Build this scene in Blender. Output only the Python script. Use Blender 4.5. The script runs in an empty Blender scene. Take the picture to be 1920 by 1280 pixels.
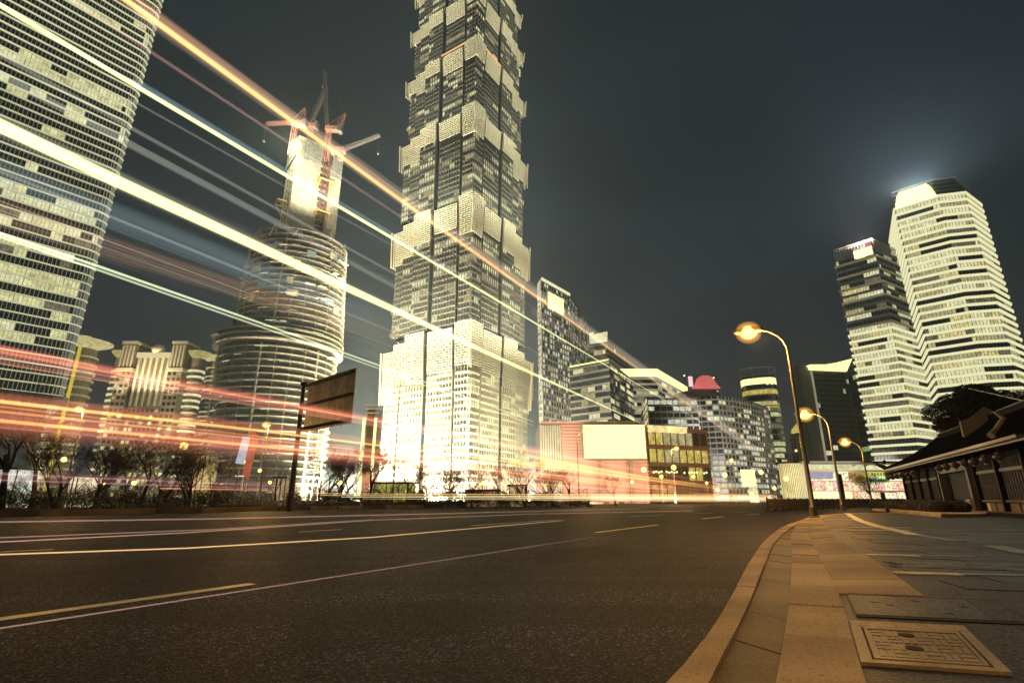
import bpy, math, random
from mathutils import Vector, Matrix
R = random.Random(7)
pi = math.pi
sc = bpy.context.scene
COL = sc.collection

# ------------------------------------------------------------------ camera
F = 978.0; CX = 960.0; CY = 640.0; P = math.radians(16.8); CP, SP = math.cos(P), math.sin(P)
CAMZ = 1.0
cam = bpy.data.cameras.new('camera'); camo = bpy.data.objects.new('camera', cam); COL.objects.link(camo)
cam.sensor_width = 36; cam.lens = F/1920*36; cam.clip_start = .05; cam.clip_end = 9000
camo.location = (0, 0, CAMZ); camo.rotation_euler = (pi/2+P, 0, 0)
sc.camera = camo

# ------------------------------------------------------------------ night sky
w = bpy.data.worlds.new('World'); sc.world = w; w.use_nodes = True
nt = w.node_tree; nt.nodes.clear()
tc = nt.nodes.new('ShaderNodeTexCoord'); sep = nt.nodes.new('ShaderNodeSeparateXYZ')
nt.links.new(tc.outputs['Generated'], sep.inputs[0])
ramp = nt.nodes.new('ShaderNodeValToRGB'); nt.links.new(sep.outputs['Z'], ramp.inputs[0])
cr = ramp.color_ramp
cr.elements[0].position = 0.0; cr.elements[0].color = (.052, .046, .041, 1)
cr.elements[1].position = .85; cr.elements[1].color = (.0065, .0098, .0130, 1)
for ps, c in ((.10, (.040, .040, .039)), (.22, (.029, .033, .036)), (.36, (.019, .026, .031)), (.55, (.0105, .0155, .020))):
    e = cr.elements.new(ps); e.color = (*c, 1)
nz = nt.nodes.new('ShaderNodeTexNoise'); nz.inputs['Scale'].default_value = 2.2; nz.inputs['Detail'].default_value = 5
mp = nt.nodes.new('ShaderNodeMapping'); mp.inputs['Scale'].default_value = (1, 1, 2.5)
nt.links.new(tc.outputs['Generated'], mp.inputs[0]); nt.links.new(mp.outputs[0], nz.inputs[0])
mr = nt.nodes.new('ShaderNodeMapRange'); mr.inputs[1].default_value = .3; mr.inputs[2].default_value = .7; mr.inputs[3].default_value = .72; mr.inputs[4].default_value = 1.4
nt.links.new(nz.outputs[0], mr.inputs[0])
vm = nt.nodes.new('ShaderNodeVectorMath'); vm.operation = 'SCALE'
nt.links.new(ramp.outputs[0], vm.inputs[0]); nt.links.new(mr.outputs[0], vm.inputs['Scale'])
bg = nt.nodes.new('ShaderNodeBackground'); nt.links.new(vm.outputs[0], bg.inputs[0]); bg.inputs[1].default_value = 1.0
wo = nt.nodes.new('ShaderNodeOutputWorld'); nt.links.new(bg.outputs[0], wo.inputs[0])
sc.view_settings.view_transform = 'Standard'; sc.view_settings.look = 'None'
sc.view_settings.exposure = 0.0; sc.view_settings.gamma = 1
sc.render.engine = 'CYCLES'
cy = sc.cycles
cy.use_denoising = True; cy.max_bounces = 6; cy.diffuse_bounces = 2; cy.glossy_bounces = 3
cy.transparent_max_bounces = 96; cy.sample_clamp_indirect = 6; cy.use_light_tree = True
cy.caustics_reflective = False; cy.caustics_refractive = False

# ------------------------------------------------------------------ projection helpers (where a sight line meets a plane)
def ray(px, py):
    x = (px-CX)/F; y = (CY-py)/F
    return Vector((x, CP-SP*y, SP+CP*y))
def g(px, py, z=0.0):
    d = ray(px, py); t = (z-CAMZ)/d.z
    return Vector((d.x*t, d.y*t, z))
def at(px, py, Y):
    d = ray(px, py); t = Y/d.y
    return Vector((d.x*t, Y, CAMZ+d.z*t))
def gx(px, Y):                      # x of a bearing on the horizon at depth Y
    return (px-CX)/(F/CP)*Y
def zat(py, Y):
    return at(CX, py, Y).z
def onplane(px, py, p, d):          # sight line against a vertical plane through p along d
    r = ray(px, py); n = Vector((-d.y, d.x, 0)); t = (p.x*n.x+p.y*n.y)/(r.x*n.x+r.y*n.y)
    return Vector((r.x*t, r.y*t, CAMZ+r.z*t))

# ------------------------------------------------------------------ materials
MATS = {}
def mat(name, col=(.5, .5, .5), rough=.6, metal=0.0, noise=None, bump=None, spec=None, coat=0):
    if name in MATS: return MATS[name]
    m = bpy.data.materials.new(name); m.use_nodes = True; n = m.node_tree; b = n.nodes['Principled BSDF']
    b.inputs['Base Color'].default_value = (*col, 1); b.inputs['Roughness'].default_value = rough; b.inputs['Metallic'].default_value = metal
    if spec is not None: b.inputs['Specular IOR Level'].default_value = spec
    geo = n.nodes.new('ShaderNodeNewGeometry')
    if noise:
        sc_, lo, hi = noise[:3]
        t = n.nodes.new('ShaderNodeTexNoise'); t.inputs['Scale'].default_value = sc_; t.inputs['Detail'].default_value = 8; t.inputs['Roughness'].default_value = .65
        n.links.new(geo.outputs['Position'], t.inputs[0])
        r = n.nodes.new('ShaderNodeMapRange'); r.inputs[1].default_value = .3; r.inputs[2].default_value = .7; r.inputs[3].default_value = lo; r.inputs[4].default_value = hi
        n.links.new(t.outputs[0], r.inputs[0])
        v = n.nodes.new('ShaderNodeVectorMath'); v.operation = 'SCALE'; v.inputs[0].default_value = col
        n.links.new(r.outputs[0], v.inputs['Scale']); n.links.new(v.outputs[0], b.inputs['Base Color'])
    if bump:
        bs, st, dist = bump
        t = n.nodes.new('ShaderNodeTexNoise'); t.inputs['Scale'].default_value = bs; t.inputs['Detail'].default_value = 6
        n.links.new(geo.outputs['Position'], t.inputs[0])
        bn = n.nodes.new('ShaderNodeBump'); bn.inputs['Strength'].default_value = st; bn.inputs['Distance'].default_value = dist
        n.links.new(t.outputs[0], bn.inputs['Height']); n.links.new(bn.outputs[0], b.inputs['Normal'])
    MATS[name] = m; return m
def emit(name, col, s=1.0, var=None, sample='NONE', sc_=.5):
    if name in MATS: return MATS[name]
    m = bpy.data.materials.new(name); m.use_nodes = True; n = m.node_tree; n.nodes.clear()
    e = n.nodes.new('ShaderNodeEmission'); e.inputs[0].default_value = (*col, 1); e.inputs[1].default_value = s
    o = n.nodes.new('ShaderNodeOutputMaterial'); n.links.new(e.outputs[0], o.inputs[0])
    if var:
        geo = n.nodes.new('ShaderNodeNewGeometry')
        t = n.nodes.new('ShaderNodeTexNoise'); t.inputs['Scale'].default_value = sc_; t.inputs['Detail'].default_value = 4; t.inputs['Roughness'].default_value = .7
        n.links.new(geo.outputs['Position'], t.inputs[0])
        r = n.nodes.new('ShaderNodeMapRange'); r.inputs[1].default_value = .35; r.inputs[2].default_value = .65; r.inputs[3].default_value = s*var[0]; r.inputs[4].default_value = s*var[1]
        n.links.new(t.outputs[0], r.inputs[0]); n.links.new(r.outputs[0], e.inputs[1])
    m.cycles.emission_sampling = sample
    MATS[name] = m; return m
def glow(name, col, s, power=1.6):
    """additive light: what a moving lamp leaves in the air, densest along its axis"""
    if name in MATS: return MATS[name]
    m = bpy.data.materials.new(name); m.use_nodes = True; n = m.node_tree; n.nodes.clear()
    lw = n.nodes.new('ShaderNodeLayerWeight'); lw.inputs[0].default_value = .5
    a = n.nodes.new('ShaderNodeMath'); a.operation = 'SUBTRACT'; a.inputs[0].default_value = 1; n.links.new(lw.outputs['Facing'], a.inputs[1])
    p = n.nodes.new('ShaderNodeMath'); p.operation = 'POWER'; p.inputs[1].default_value = power; n.links.new(a.outputs[0], p.inputs[0])
    q = n.nodes.new('ShaderNodeMath'); q.operation = 'MULTIPLY'; q.inputs[1].default_value = s; n.links.new(p.outputs[0], q.inputs[0])
    e = n.nodes.new('ShaderNodeEmission'); e.inputs[0].default_value = (*col, 1); n.links.new(q.outputs[0], e.inputs[1])
    t = n.nodes.new('ShaderNodeBsdfTransparent'); ad = n.nodes.new('ShaderNodeAddShader')
    n.links.new(e.outputs[0], ad.inputs[0]); n.links.new(t.outputs[0], ad.inputs[1])
    o = n.nodes.new('ShaderNodeOutputMaterial'); n.links.new(ad.outputs[0], o.inputs[0])
    m.cycles.emission_sampling = 'AUTO' if s > .3 else 'NONE'
    MATS[name] = m; return m
def sheet_mat(name, col, s, streak=60, contrast=(.2, 1.0)):
    """additive swept sheet of light, streaked along its run (UV.y = height across the sheet)"""
    if name in MATS: return MATS[name]
    m = bpy.data.materials.new(name); m.use_nodes = True; n = m.node_tree; n.nodes.clear()
    uv = n.nodes.new('ShaderNodeUVMap'); sx = n.nodes.new('ShaderNodeSeparateXYZ'); n.links.new(uv.outputs[0], sx.inputs[0])
    t = n.nodes.new('ShaderNodeTexNoise'); t.noise_dimensions = '1D'; t.inputs['Scale'].default_value = streak; t.inputs['Detail'].default_value = 5
    sd = n.nodes.new('ShaderNodeMath'); sd.operation = 'ADD'; sd.inputs[1].default_value = (sum(map(ord, name)) % 97); n.links.new(sx.outputs['Y'], sd.inputs[0])
    n.links.new(sd.outputs[0], t.inputs['W'])
    r = n.nodes.new('ShaderNodeMapRange'); r.inputs[1].default_value = .35; r.inputs[2].default_value = .68; r.inputs[3].default_value = contrast[0]; r.inputs[4].default_value = contrast[1]
    n.links.new(t.outputs[0], r.inputs[0])
    # soft edges: 4 v (1-v)
    o1 = n.nodes.new('ShaderNodeMath'); o1.operation = 'SUBTRACT'; o1.inputs[0].default_value = 1; n.links.new(sx.outputs['Y'], o1.inputs[1])
    o2 = n.nodes.new('ShaderNodeMath'); o2.operation = 'MULTIPLY'; n.links.new(sx.outputs['Y'], o2.inputs[0]); n.links.new(o1.outputs[0], o2.inputs[1])
    o3 = n.nodes.new('ShaderNodeMath'); o3.operation = 'MULTIPLY'; o3.inputs[1].default_value = 6; o3.use_clamp = True; n.links.new(o2.outputs[0], o3.inputs[0])
    o4 = n.nodes.new('ShaderNodeMath'); o4.operation = 'MULTIPLY'; n.links.new(o3.outputs[0], o4.inputs[0]); n.links.new(r.outputs[0], o4.inputs[1])
    # lengthwise fade at both ends
    e1 = n.nodes.new('ShaderNodeMath'); e1.operation = 'SUBTRACT'; e1.inputs[0].default_value = 1; n.links.new(sx.outputs['X'], e1.inputs[1])
    e2 = n.nodes.new('ShaderNodeMath'); e2.operation = 'MULTIPLY'; e2.inputs[1].default_value = 3; e2.use_clamp = True; n.links.new(e1.outputs[0], e2.inputs[0])
    o5 = n.nodes.new('ShaderNodeMath'); o5.operation = 'MULTIPLY'; n.links.new(o4.outputs[0], o5.inputs[0]); n.links.new(e2.outputs[0], o5.inputs[1])
    q = n.nodes.new('ShaderNodeMath'); q.operation = 'MULTIPLY'; q.inputs[1].default_value = s; n.links.new(o5.outputs[0], q.inputs[0])
    e = n.nodes.new('ShaderNodeEmission'); e.inputs[0].default_value = (*col, 1); n.links.new(q.outputs[0], e.inputs[1])
    tr = n.nodes.new('ShaderNodeBsdfTransparent'); ad = n.nodes.new('ShaderNodeAddShader')
    n.links.new(e.outputs[0], ad.inputs[0]); n.links.new(tr.outputs[0], ad.inputs[1])
    o = n.nodes.new('ShaderNodeOutputMaterial'); n.links.new(ad.outputs[0], o.inputs[0])
    m.cycles.emission_sampling = 'NONE'
    MATS[name] = m; return m

# ------------------------------------------------------------------ mesh builder
class MB:
    def __init__(s): s.v = []; s.f = []; s.m = []; s.smooth = False; s.uv = None
    def face(s, idx, mi=0): s.f.append(idx); s.m.append(mi)
    def quad(s, a, b, c, d, mi=0):
        n = len(s.v); s.v += [tuple(a), tuple(b), tuple(c), tuple(d)]; s.face((n, n+1, n+2, n+3), mi)
    def hexa(s, c, mi=0):               # 8 corners: bottom ccw then top ccw
        n = len(s.v); s.v += [tuple(p) for p in c]
        for f in ((3, 2, 1, 0), (4, 5, 6, 7), (0, 1, 5, 4), (1, 2, 6, 5), (2, 3, 7, 6), (3, 0, 4, 7)): s.face(tuple(n+i for i in f), mi)
    def box(s, x0, x1, y0, y1, z0, z1, mi=0):
        s.hexa([(x0, y0, z0), (x1, y0, z0), (x1, y1, z0), (x0, y1, z0), (x0, y0, z1), (x1, y0, z1), (x1, y1, z1), (x0, y1, z1)], mi)
    def wbox(s, p, u, l, t0, t1, z0, z1, mi=0, o=0):    # box along a wall: starts at p + o*u, runs l along u, from t0 to t1 along the outward normal
        n_ = Vector((u.y, -u.x, 0)); a = Vector((p[0], p[1], 0))+u*o
        c = [a+n_*t1, a+u*l+n_*t1, a+u*l+n_*t0, a+n_*t0]
        s.hexa([(q.x, q.y, z0) for q in c]+[(q.x, q.y, z1) for q in c], mi)
    def prism(s, poly, z0, z1, mi=0, top=None, mt=None):
        n = len(s.v); k = len(poly); tp = top or poly
        s.v += [(p[0], p[1], z0) for p in poly]+[(p[0], p[1], z1) for p in tp]
        for i in range(k):
            j = (i+1) % k; s.face((n+i, n+j, n+k+j, n+k+i), mi)
        s.face(tuple(n+k+i for i in range(k)), mi if mt is None else mt); s.face(tuple(n+k-1-i for i in range(k)), mi)
    def tube(s, pts, rad, n=6, mi=0, cap=True):
        pts = [Vector(p) for p in pts]; k = len(pts)
        if not hasattr(rad, '__len__'): rad = [rad]*k
        b = len(s.v); up = None
        for i, p in enumerate(pts):
            d = (pts[min(i+1, k-1)]-pts[max(i-1, 0)]).normalized()
            if up is None: up = Vector((0, 0, 1)) if abs(d.z) < .9 else Vector((1, 0, 0))
            a = d.cross(up).normalized(); c = a.cross(d).normalized(); up = c
            for j in range(n):
                t = 2*pi*j/n; q = p+(a*math.cos(t)+c*math.sin(t))*rad[i]; s.v.append(tuple(q))
        for i in range(k-1):
            for j in range(n):
                j2 = (j+1) % n; s.face((b+i*n+j, b+i*n+j2, b+(i+1)*n+j2, b+(i+1)*n+j), mi)
        if cap:
            s.face(tuple(b+j for j in range(n)), mi); s.face(tuple(b+(k-1)*n+n-1-j for j in range(n)), mi)
    def beam(s, a, b, w_, mi=0):
        s.tube([a, b], w_*.7, 4, mi)
    def lathe(s, c, prof, n=16, mi=0, cap=True):        # prof: (r, z)
        b = len(s.v)
        for r_, z in prof:
            for j in range(n):
                t = 2*pi*j/n; s.v.append((c[0]+r_*math.cos(t), c[1]+r_*math.sin(t), c[2]+z))
        for i in range(len(prof)-1):
            for j in range(n):
                j2 = (j+1) % n; s.face((b+i*n+j, b+i*n+j2, b+(i+1)*n+j2, b+(i+1)*n+j), mi)
        if cap:
            s.face(tuple(b+n-1-j for j in range(n)), mi); e = b+(len(prof)-1)*n; s.face(tuple(e+j for j in range(n)), mi)
    def sphere(s, c, r_, n=12, mi=0, sq=1.0):
        prof = [(max(r_*math.sin(pi*i/(n//2+2)), 1e-3*r_), -r_*sq*math.cos(pi*i/(n//2+2))) for i in range(n//2+3)]
        s.lathe(c, prof, n, mi)
    def mesh(s, name, mats, org=(0, 0, 0)):
        me = bpy.data.meshes.new(name)
        me.from_pydata([(x-org[0], y-org[1], z-org[2]) for x, y, z in s.v], [], s.f)
        for m_ in (mats if isinstance(mats, (list, tuple)) else [mats]): me.materials.append(m_)
        if any(s.m): me.polygons.foreach_set('material_index', s.m)
        if s.smooth: me.polygons.foreach_set('use_smooth', [True]*len(s.f))
        me.update(); return me
    def build(s, name, mats, parent=None, **kw):
        org = (0, 0, 0)
        if parent is not None:
            q = parent
            while q is not None: org = (org[0]+q.location.x, org[1]+q.location.y, org[2]+q.location.z); q = q.parent
        return link(name, s.mesh(name, mats, org), parent, **kw)
def link(name, me, parent=None, loc=(0, 0, 0), **kw):
    o = bpy.data.objects.new(name, me); COL.objects.link(o); o.location = loc
    if parent is not None: o.parent = parent
    for k, v in kw.items(): o[k] = v
    return o
def tag(o, label, cat, group=None):
    o['label'] = label; o['category'] = cat
    if group: o['group'] = group
    return o
def thing(name, label, cat, loc=(0, 0, 0), rz=0, group=None):
    o = bpy.data.objects.new(name, None); COL.objects.link(o); o.location = loc; o.rotation_euler = (0, 0, rz); o.empty_display_size = .3
    return tag(o, label, cat, group)
def struct(o): o['kind'] = 'structure'; return o
def kids(o): return [c for c in bpy.data.objects if c.parent == o]
def copy_tree(o, parent=None, _map=None):
    if _map is None:
        _map = {}
        for c in bpy.data.objects:
            if c.parent: _map.setdefault(c.parent.name, []).append(c)
    c = o.copy(); COL.objects.link(c); c.parent = parent
    for ch in _map.get(o.name, []): copy_tree(ch, c, _map)
    return c
def lamp(kind, loc, energy, col, size=.3, **kw):
    l = bpy.data.lights.new('light', kind); l.energy = energy; l.color = col
    if kind == 'AREA': l.size = size
    elif kind in ('POINT', 'SPOT'): l.shadow_soft_size = size
    o = bpy.data.objects.new('light', l); COL.objects.link(o); o.location = loc
    for k, v in kw.items(): setattr(l, k, v)
    return o
def aim(o, tgt):
    o.rotation_euler = (Vector(tgt)-o.location).to_track_quat('-Z', 'Y').to_euler()

def area2(poly):
    return sum(poly[i][0]*poly[(i+1) % len(poly)][1]-poly[(i+1) % len(poly)][0]*poly[i][1] for i in range(len(poly)))
def ccw(poly):
    poly = [Vector((p[0], p[1], 0)) for p in poly]
    return poly if area2(poly) > 0 else poly[::-1]
def offset(poly, d):
    k = len(poly); out = []
    for i in range(k):
        a, b, c = poly[i-1], poly[i], poly[(i+1) % k]
        u1 = (b-a).normalized(); u2 = (c-b).normalized()
        n1 = Vector((u1.y, -u1.x, 0)); n2 = Vector((u2.y, -u2.x, 0))
        t = d/max(.25, 1+n1.dot(n2)); out.append(b+(n1+n2)*t)
    return out
def centroid(poly):
    return sum(poly, Vector())/len(poly)

# ------------------------------------------------------------------ palette
CREAM = (.90, .87, .50); YEL = (.85, .66, .16); COOL = (.62, .78, .66); PINK = (.80, .22, .20); ORG = (1.0, .42, .10)
M_glass = mat('dark_glass', (.018, .022, .026), .12, 0, spec=.6)
M_glass2 = mat('dim_curtain_glass', (.035, .038, .038), .25)
M_alu = mat('aluminium_trim', (.42, .41, .36), .45, .3)
M_dark = mat('dark_metal', (.03, .03, .03), .5, .4)
M_steel = mat('painted_steel', (.10, .095, .08), .45, .5, noise=(3, .7, 1.2))
M_conc = mat('raw_concrete', (.36, .33, .27), .85, noise=(.25, .6, 1.15), bump=(2, .3, .2))
M_stone = mat('facing_stone', (.34, .30, .24), .8, noise=(.4, .75, 1.15))
E_w = [emit('lit_window_bright', CREAM, .95, (.6, 1.1)), emit('lit_window_soft', (.85, .74, .38), .55, (.5, 1.2)),
       emit('lit_window_dim', (.62, .58, .36), .24, (.4, 1.3)), emit('lit_window_faint', (.40, .42, .33), .12, (.4, 1.3))]
E_yel = emit('lit_window_yellow', YEL, .9, (.35, 1.1), sc_=.8)
E_cool = emit('lit_window_cool', (.72, .82, .60), .7, (.4, 1.1))
E_band = emit('facade_band_glow', (.80, .79, .47), .72, (.8, 1.1), sc_=.05)  # glow put into the aluminium floor bands in place of light falling on them
E_band_mid = emit('facade_band_glow_dim', (.62, .62, .42), .42, (.7, 1.1), sc_=.05)
E_band_hot = emit('facade_band_glow_bright', CREAM, .98)
E_crown = emit('crown_light', (1, .97, .36), 1.6)
E_floor = mat('pale_spandrel', (.35, .34, .27), .5)

# ------------------------------------------------------------------ generic tower
def tower(name, label, poly, H, z0=0, fh=4.0, band_h=1.1, out=.35, band=None, body=None, bay=3.0, lit=.4, mats=None, wts=None,
          mull=None, mull_w=.12, sides=None, litf=None, group=None, run=(1, 4), cap=260, mull_parts=False, band_sides=True, cat='building', seed=1, bandf=None, wt=.12, mull_out=None):
    rr = random.Random(seed)
    poly = ccw(poly); c = centroid(poly); root = thing(name, label, cat, (c.x, c.y, 0), group=group)
    body = body or M_glass; mats = mats or E_w[:3]; wts = wts or [1]*len(mats)
    b = MB(); b.prism(poly, z0, H); b.build('wall', body, root)
    nf = int((H-z0)/fh)
    if band:
        bm = {}
        for k in range(nf+1):
            bb = bandf(k, nf) if bandf else band
            if bb is None: continue
            if bb not in bm:
                m_ = MB(); m_.prism([p-c for p in offset(poly, out)], 0, band_h); bm[bb] = m_.mesh('floor_band', bb)
            link('floor_band', bm[bb], root, (0, 0, z0+k*fh))
    if mull:
        mm = MB(); n = 0
        for i in range(len(poly)):
            a, q = poly[i], poly[(i+1) % len(poly)]; u = (q-a); L = u.length; u.normalize(); k = max(1, round(L/bay))
            for j in range(k+1):
                if mull_parts:
                    x = MB(); x.wbox((a-c), u, mull_w, 0, mull_out or out*.8, 0, H-z0, 0, j*L/k-mull_w/2)
                    if n < 200: link('mullion', x.mesh('mullion', mull), root, (0, 0, z0)); n += 1
                else: mm.wbox(a, u, mull_w, 0, mull_out or out*.8, z0, H, 0, j*L/k-mull_w/2)
        if not mull_parts: mm.build('mullion_grid', mull, root, kind='stuff')
    cells = []; cache = {}
    for i in range(len(poly)):
        if sides is not None and i not in sides: continue
        a, q = poly[i], poly[(i+1) % len(poly)]; u = (q-a); L = u.length; u.normalize(); k = max(1, round(L/bay)); bw = L/k
        for fl in range(nf):
            j = 0
            while j < k:
                rl = min(k-j, rr.randint(*run)); pr = litf(fl/nf, j/k, rr) if litf else lit
                if rr.random() < pr: cells.append((i, fl, j, rl, rr.choices(range(len(mats)), wts)[0], a, u, bw))
                j += rl
    rr.shuffle(cells); rest = MB()
    for n, (i, fl, j, rl, mi, a, u, bw) in enumerate(cells):
        zb = z0+fl*fh+band_h+.05; h = fh-band_h-.15
        if n < cap:
            key = (i, rl, mi)
            if key not in cache:
                x = MB(); x.wbox(Vector(), u, rl*bw-.25, -.02, wt, 0, h, 0, .12); cache[key] = x.mesh('window', mats[mi])
            p = a+u*(j*bw)-c; link('window', cache[key], root, (p.x, p.y, zb))
        else: rest.wbox(a, u, rl*bw-.25, -.02, wt, zb, zb+h, mi, j*bw+.12)
    if rest.v: rest.build('far_windows', mats, root, kind='stuff')
    return root
def roofpoly(H, pts, back=None):
    p = [g(x, y, H) for x, y in pts]
    if back is not None:                # add the hidden far corners by pushing the ends away
        d = Vector((back[0], back[1], 0)); p = p+[p[-1]+d, p[0]+d] if len(back) == 2 else p
    return [Vector((q.x, q.y, 0)) for q in p]

# ================================================================== GROUND, ROAD, PAVEMENT
UR = Vector((.5, .866, 0)); NL = Vector((-.866, .5, 0))         # along the carriageway, and across it to the left
def sheet(name, pts, m, z=None, uv=False):
    b = MB(); n = len(pts); b.v = [(p[0], p[1], p[2] if z is None else z) for p in pts]; b.face(tuple(range(n)))
    return struct(b.build(name, m))
M_ground = mat('dark_ground', (.035, .032, .028), .9, noise=(.1, .6, 1.4))
def asphalt(name, col, spk, rough=.5, bst=.55, streak=(.85, 1.15)):
    m = mat(name, col, rough); n = m.node_tree; b = n.nodes['Principled BSDF']; geo = n.nodes.new('ShaderNodeNewGeometry')
    big = n.nodes.new('ShaderNodeTexNoise'); big.inputs['Scale'].default_value = .35; big.inputs['Detail'].default_value = 6; n.links.new(geo.outputs['Position'], big.inputs[0])
    vo = n.nodes.new('ShaderNodeTexVoronoi'); vo.inputs['Scale'].default_value = 70; n.links.new(geo.outputs['Position'], vo.inputs[0])
    sx = n.nodes.new('ShaderNodeSeparateColor'); n.links.new(vo.outputs['Color'], sx.inputs[0])
    gt = n.nodes.new('ShaderNodeMapRange'); gt.inputs[1].default_value = .88; gt.inputs[2].default_value = .99; gt.inputs[3].default_value = 0; gt.inputs[4].default_value = spk; n.links.new(sx.outputs[0], gt.inputs[0])
    r = n.nodes.new('ShaderNodeMapRange'); r.inputs[1].default_value = .3; r.inputs[2].default_value = .7; r.inputs[3].default_value = .62; r.inputs[4].default_value = 1.4; n.links.new(big.outputs[0], r.inputs[0])
    ad = n.nodes.new('ShaderNodeMath'); n.links.new(gt.outputs[0], ad.inputs[0]); n.links.new(r.outputs[0], ad.inputs[1])
    mpp = n.nodes.new('ShaderNodeMapping'); mpp.inputs['Rotation'].default_value = (0, 0, -math.radians(60)); mpp.inputs['Scale'].default_value = (.03, .9, 1); n.links.new(geo.outputs['Position'], mpp.inputs[0])
    st = n.nodes.new('ShaderNodeTexNoise'); st.inputs['Scale'].default_value = 1.0; st.inputs['Detail'].default_value = 5; n.links.new(mpp.outputs[0], st.inputs[0])
    sr = n.nodes.new('ShaderNodeMapRange'); sr.inputs[1].default_value = .38; sr.inputs[2].default_value = .62; sr.inputs[3].default_value = streak[0]; sr.inputs[4].default_value = streak[1]; n.links.new(st.outputs[0], sr.inputs[0])
    ml = n.nodes.new('ShaderNodeMath'); ml.operation = 'MULTIPLY'; n.links.new(ad.outputs[0], ml.inputs[0]); n.links.new(sr.outputs[0], ml.inputs[1]); ad = ml
    v = n.nodes.new('ShaderNodeVectorMath'); v.operation = 'SCALE'; v.inputs[0].default_value = col; n.links.new(ad.outputs[0], v.inputs['Scale']); n.links.new(v.outputs[0], b.inputs['Base Color'])
    rr = n.nodes.new('ShaderNodeMapRange'); rr.inputs[3].default_value = rough-.14; rr.inputs[4].default_value = rough+.12; n.links.new(sx.outputs[1], rr.inputs[0]); n.links.new(rr.outputs[0], b.inputs['Roughness'])
    b.inputs['Specular IOR Level'].default_value = .10
    n2 = n.nodes.new('ShaderNodeTexNoise'); n2.inputs['Scale'].default_value = 45; n2.inputs['Detail'].default_value = 5; n.links.new(geo.outputs['Position'], n2.inputs[0])
    mx = n.nodes.new('ShaderNodeMath'); mx.operation = 'SUBTRACT'; n.links.new(n2.outputs[0], mx.inputs[0]); n.links.new(vo.outputs['Distance'], mx.inputs[1])
    bn = n.nodes.new('ShaderNodeBump'); bn.inputs['Strength'].default_value = bst; bn.inputs['Distance'].default_value = .012; n.links.new(mx.outputs[0], bn.inputs['Height']); n.links.new(bn.outputs[0], b.inputs['Normal'])
    return m
M_road = asphalt('asphalt', (.0048, .0050, .0082), 34, .66, 1.0, (.5, 1.5))
M_pave = asphalt('pavement_concrete', (.026, .0255, .028), .5, .55, .3)
M_slab = asphalt('paving_stone', (.029, .028, .030), .3, .5, .3)
M_kerb = asphalt('granite_kerb', (.50, .385, .24), -.55, .6, 1.0)
M_kerb2 = asphalt('granite_kerb_worn', (.37, .29, .185), -.5, .6, 1.0)
M_gut = asphalt('gutter_concrete', (.14, .115, .08), .35, .6, .35)
M_paint = mat('road_paint', (.85, .74, .42), .5, noise=(6, .55, 1.1), bump=(60, .3, .004))
M_paint2 = mat('dull_paint', (.16, .15, .13), .55, noise=(2.5, .25, 1.2), bump=(60, .3, .004))
sheet('ground', [(-3000, -400, -.03), (3000, -400, -.03), (3000, 6000, -.03), (-3000, 6000, -.03)], M_ground)
sheet('road', [(-260, -120, 0), (60, -120, 0), (330, 420, 0), (-150, 420, 0)], M_road)

def polyres(pts, n):
    L = [0]
    for a, b in zip(pts, pts[1:]): L.append(L[-1]+(b-a).length)
    out = []
    for i in range(n):
        t = L[-1]*i/(n-1); k = 0
        while k < len(L)-2 and L[k+1] < t: k += 1
        f_ = (t-L[k])/max(1e-9, L[k+1]-L[k]); out.append(pts[k].lerp(pts[k+1], f_))
    return out
def smooth(pts, it=2):
    for _ in range(it):
        q = [pts[0]]
        for a, b in zip(pts, pts[1:]): q += [a.lerp(b, .25), a.lerp(b, .75)]
        pts = q+[pts[-1]]
    return pts
def edge(px, z, far):
    p = [g(x, y, z) for x, y in px]; d = (p[0]-p[1]).normalized()
    return smooth([p[0]+d*7]+p+[Vector((a, b, z)) for a, b in far])
ZP = .15
fe = g(1600, 962.5, ZP); fe2 = g(1760, 962.5, ZP)
EA = edge([(1252, 1280), (1286, 1245), (1339, 1174), (1382, 1099), (1410, 1043), (1438, 1007), (1470, 985), (1512, 971)], .05, [(fe.x-1.2, fe.y+2.2), (fe2.x, fe2.y+3.2)])
EB = edge([(1330, 1280), (1375, 1188), (1399, 1145), (1424, 1082), (1437, 1050), (1446, 1025), (1463, 1004), (1488, 985), (1518, 973)], .05, [(fe.x-1.0, fe.y+1.9), (fe2.x, fe2.y+2.9)])
EB0 = [Vector((p.x, p.y, .02)) for p in EB]
EC = edge([(1455, 1280), (1467, 1216), (1475, 1160), (1482, 1110), (1485, 1046), (1482, 1011), (1486, 993), (1500, 979), (1520, 972)], ZP, [(fe.x-.6, fe.y+1.2), (fe2.x, fe2.y+2.2)])
ED = edge([(1624, 1280), (1608, 1230), (1594, 1181), (1573, 1110), (1541, 1050), (1517, 1009), (1513, 988), (1522, 975)], ZP, [(fe.x-.3, fe.y+.6), (fe2.x, fe2.y+1.6)])
EE = [g(x, y, ZP) for x, y in [(1734, 1119), (1665, 1069), (1615, 1034), (1569, 1009), (1549, 985), (1540, 972)]]
pv = ED[:]+[Vector((90, 75, ZP)), Vector((90, -20, ZP)), Vector((ED[0].x, -20, ZP))]
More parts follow.
